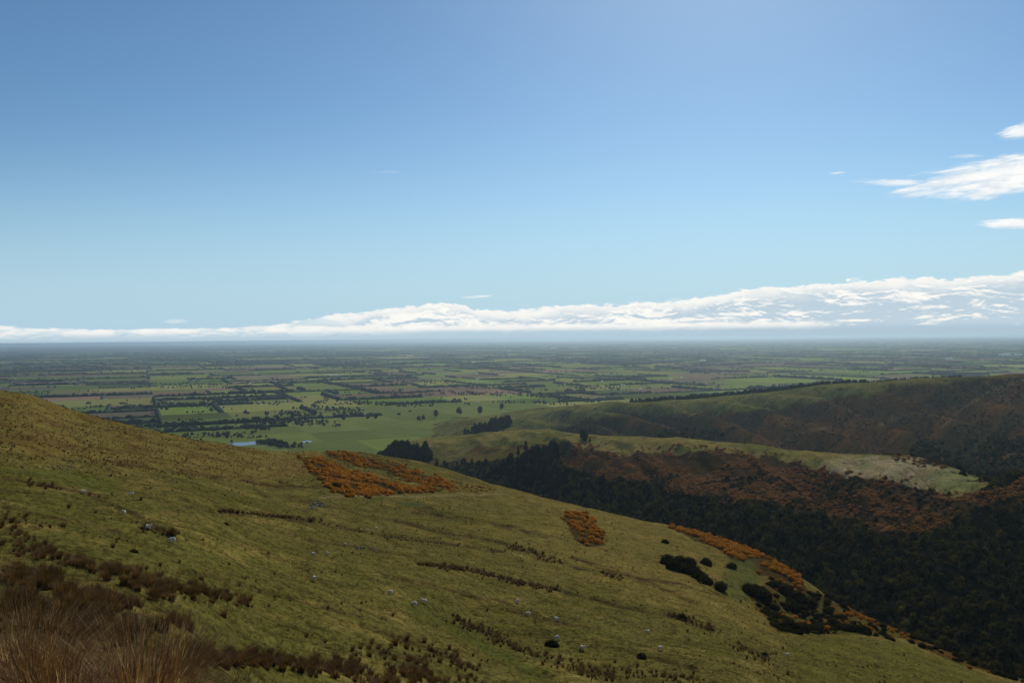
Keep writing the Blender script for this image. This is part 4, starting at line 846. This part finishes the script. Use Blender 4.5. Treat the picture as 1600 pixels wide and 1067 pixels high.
# ------------------------------------------------------------------ sheep
def sheep_mesh(head_down, seed):
    me = bpy.data.meshes.new('sheep'); hd = [(.52, 0, .72), (.70, 0, .45), (.80, 0, .24)] if head_down else [(.50, 0, .82), (.62, 0, 1.0), (.80, 0, .96)]
    V = [(0, 0, .68), (-.40, 0, .69), (.34, 0, .68)] + hd + [(-.55, 0, .60)]; E = [(0, 1), (0, 2), (2, 3), (3, 4), (4, 5), (1, 6)]; Rd = [.30, .26, .25, .15, .11, .065, .06]
    for (x, root) in ((.32, 2), (-.38, 1)):
        for s_ in (-1, 1):
            i = len(V); bx = -.05 if x < 0 else .03
            V += [(x, s_*.13, .42), (x+bx, s_*.14, .22), (x, s_*.14, .02)]; Rd += [.095, .045, .045]; E += [(root, i), (i, i+1), (i+1, i+2)]
    for s_ in (-1, 1): i = len(V); a = V[4]; V.append((a[0]-.06, s_*.16, a[2]+.05)); Rd.append(.028); E.append((4, i))
    me.from_pydata(V, E, []); me.materials.append(M_wool); me.materials.append(M_face); o = bpy.data.objects.new('sheep', me); C.objects.link(o)
    md = o.modifiers.new('skin', 'SKIN'); md.use_smooth_shade = True
    for i, r_ in enumerate(Rd): me.skin_vertices[0].data[i].radius = (r_, r_)
    me.skin_vertices[0].data[0].use_root = True; o.modifiers.new('sub', 'SUBSURF').render_levels = 1; o.modifiers['sub'].levels = 1
    dg = bpy.context.evaluated_depsgraph_get(); m2 = bpy.data.meshes.new_from_object(o.evaluated_get(dg)); m2.name = 'sheep'
    for p in m2.polygons:
        c = p.center; p.material_index = 1 if (c.z < .30 and abs(c.x) < .6) or c.x > .66 else 0; p.use_smooth = True
    bpy.data.objects.remove(o); return m2
SM = [sheep_mesh(True, 1), sheep_mesh(False, 2)]
sheep = [(190, 804, 'white sheep below the twin brown clumps high on the left slope'), (203, 774, 'white sheep beside a dark tuft, highest of the left slope sheep'), (128, 771, 'pale sheep near the green hollow at far left'), (228, 828, 'pale sheep lying by the brown bank at left'),
         (266, 848, 'sheep at the right end of the brown bank at left'), (486, 868, 'left sheep of the pair in mid slope'), (508, 867, 'right sheep of the pair in mid slope'), (487, 908, 'sheep grazing below the mid slope pair'), (536, 853, 'sheep by the grey stones on the terrace'),
         (606, 929, 'upper left sheep of the three at the head of the green strip'), (643, 947, 'lower sheep of the three at the head of the green strip'), (659, 943, 'brightest sheep of the three, at the right of the head of the green strip'), (821, 962, 'sheep on the small terrace right of the green strip'),
         (865, 970, 'sheep at the right end of the small terrace'), (866, 1000, 'sheep standing behind the round dark shrub'), (905, 1016, 'sheep below and right of the round dark shrub'), (1008, 990, 'sheep alone on the open slope right of centre'), (1027, 1016, 'sheep right of the small upright shrub'),
         (1226, 1026, 'pale sheep lowest on the right slope'), (571, 830, 'sheep above the long brown terrace'), (585, 827, 'second sheep above the long brown terrace, to the right'), (805, 942, 'sheep just above the small terrace')]
for i, (u, v, lab) in enumerate(sheep):
    o = inst('sheep', SM[1 if i % 4 == 3 else 0], near.at(u, v), random.choice([0, 3.1]) + random.uniform(-.6, .6), .95 if v > 880 else .8, lab, 'sheep', 'sheep grazing on the near hillside')

# ------------------------------------------------------------------ air
zb, zt, ex = PLAIN - 30, 12., 135000.
V = [(-ex, -3000, zb), (ex, -3000, zb), (ex, ex, zb), (-ex, ex, zb), (-ex, -3000, zt), (ex, -3000, zt), (ex, ex, zt), (-ex, ex, zt)]
hm = bpy.data.materials.new('haze_air'); hm.use_nodes = True; t = hm.node_tree; t.nodes.remove(t.nodes['Principled BSDF'])
pvn = t.nodes.new('ShaderNodeVolumePrincipled'); pvn.inputs['Density'].default_value = 3.3e-5; pvn.inputs['Color'].default_value = (.66, .87, 1, 1); pvn.inputs['Anisotropy'].default_value = .55
t.links.new(pvn.outputs[0], t.nodes['Material Output'].inputs['Volume'])
o = mesh_obj('haze', V, [(0, 3, 2, 1), (4, 5, 6, 7), (0, 1, 5, 4), (1, 2, 6, 5), (2, 3, 7, 6), (3, 0, 4, 7)], hm); o['kind'] = 'stuff'; o['label'] = 'pale blue air haze over the plain'
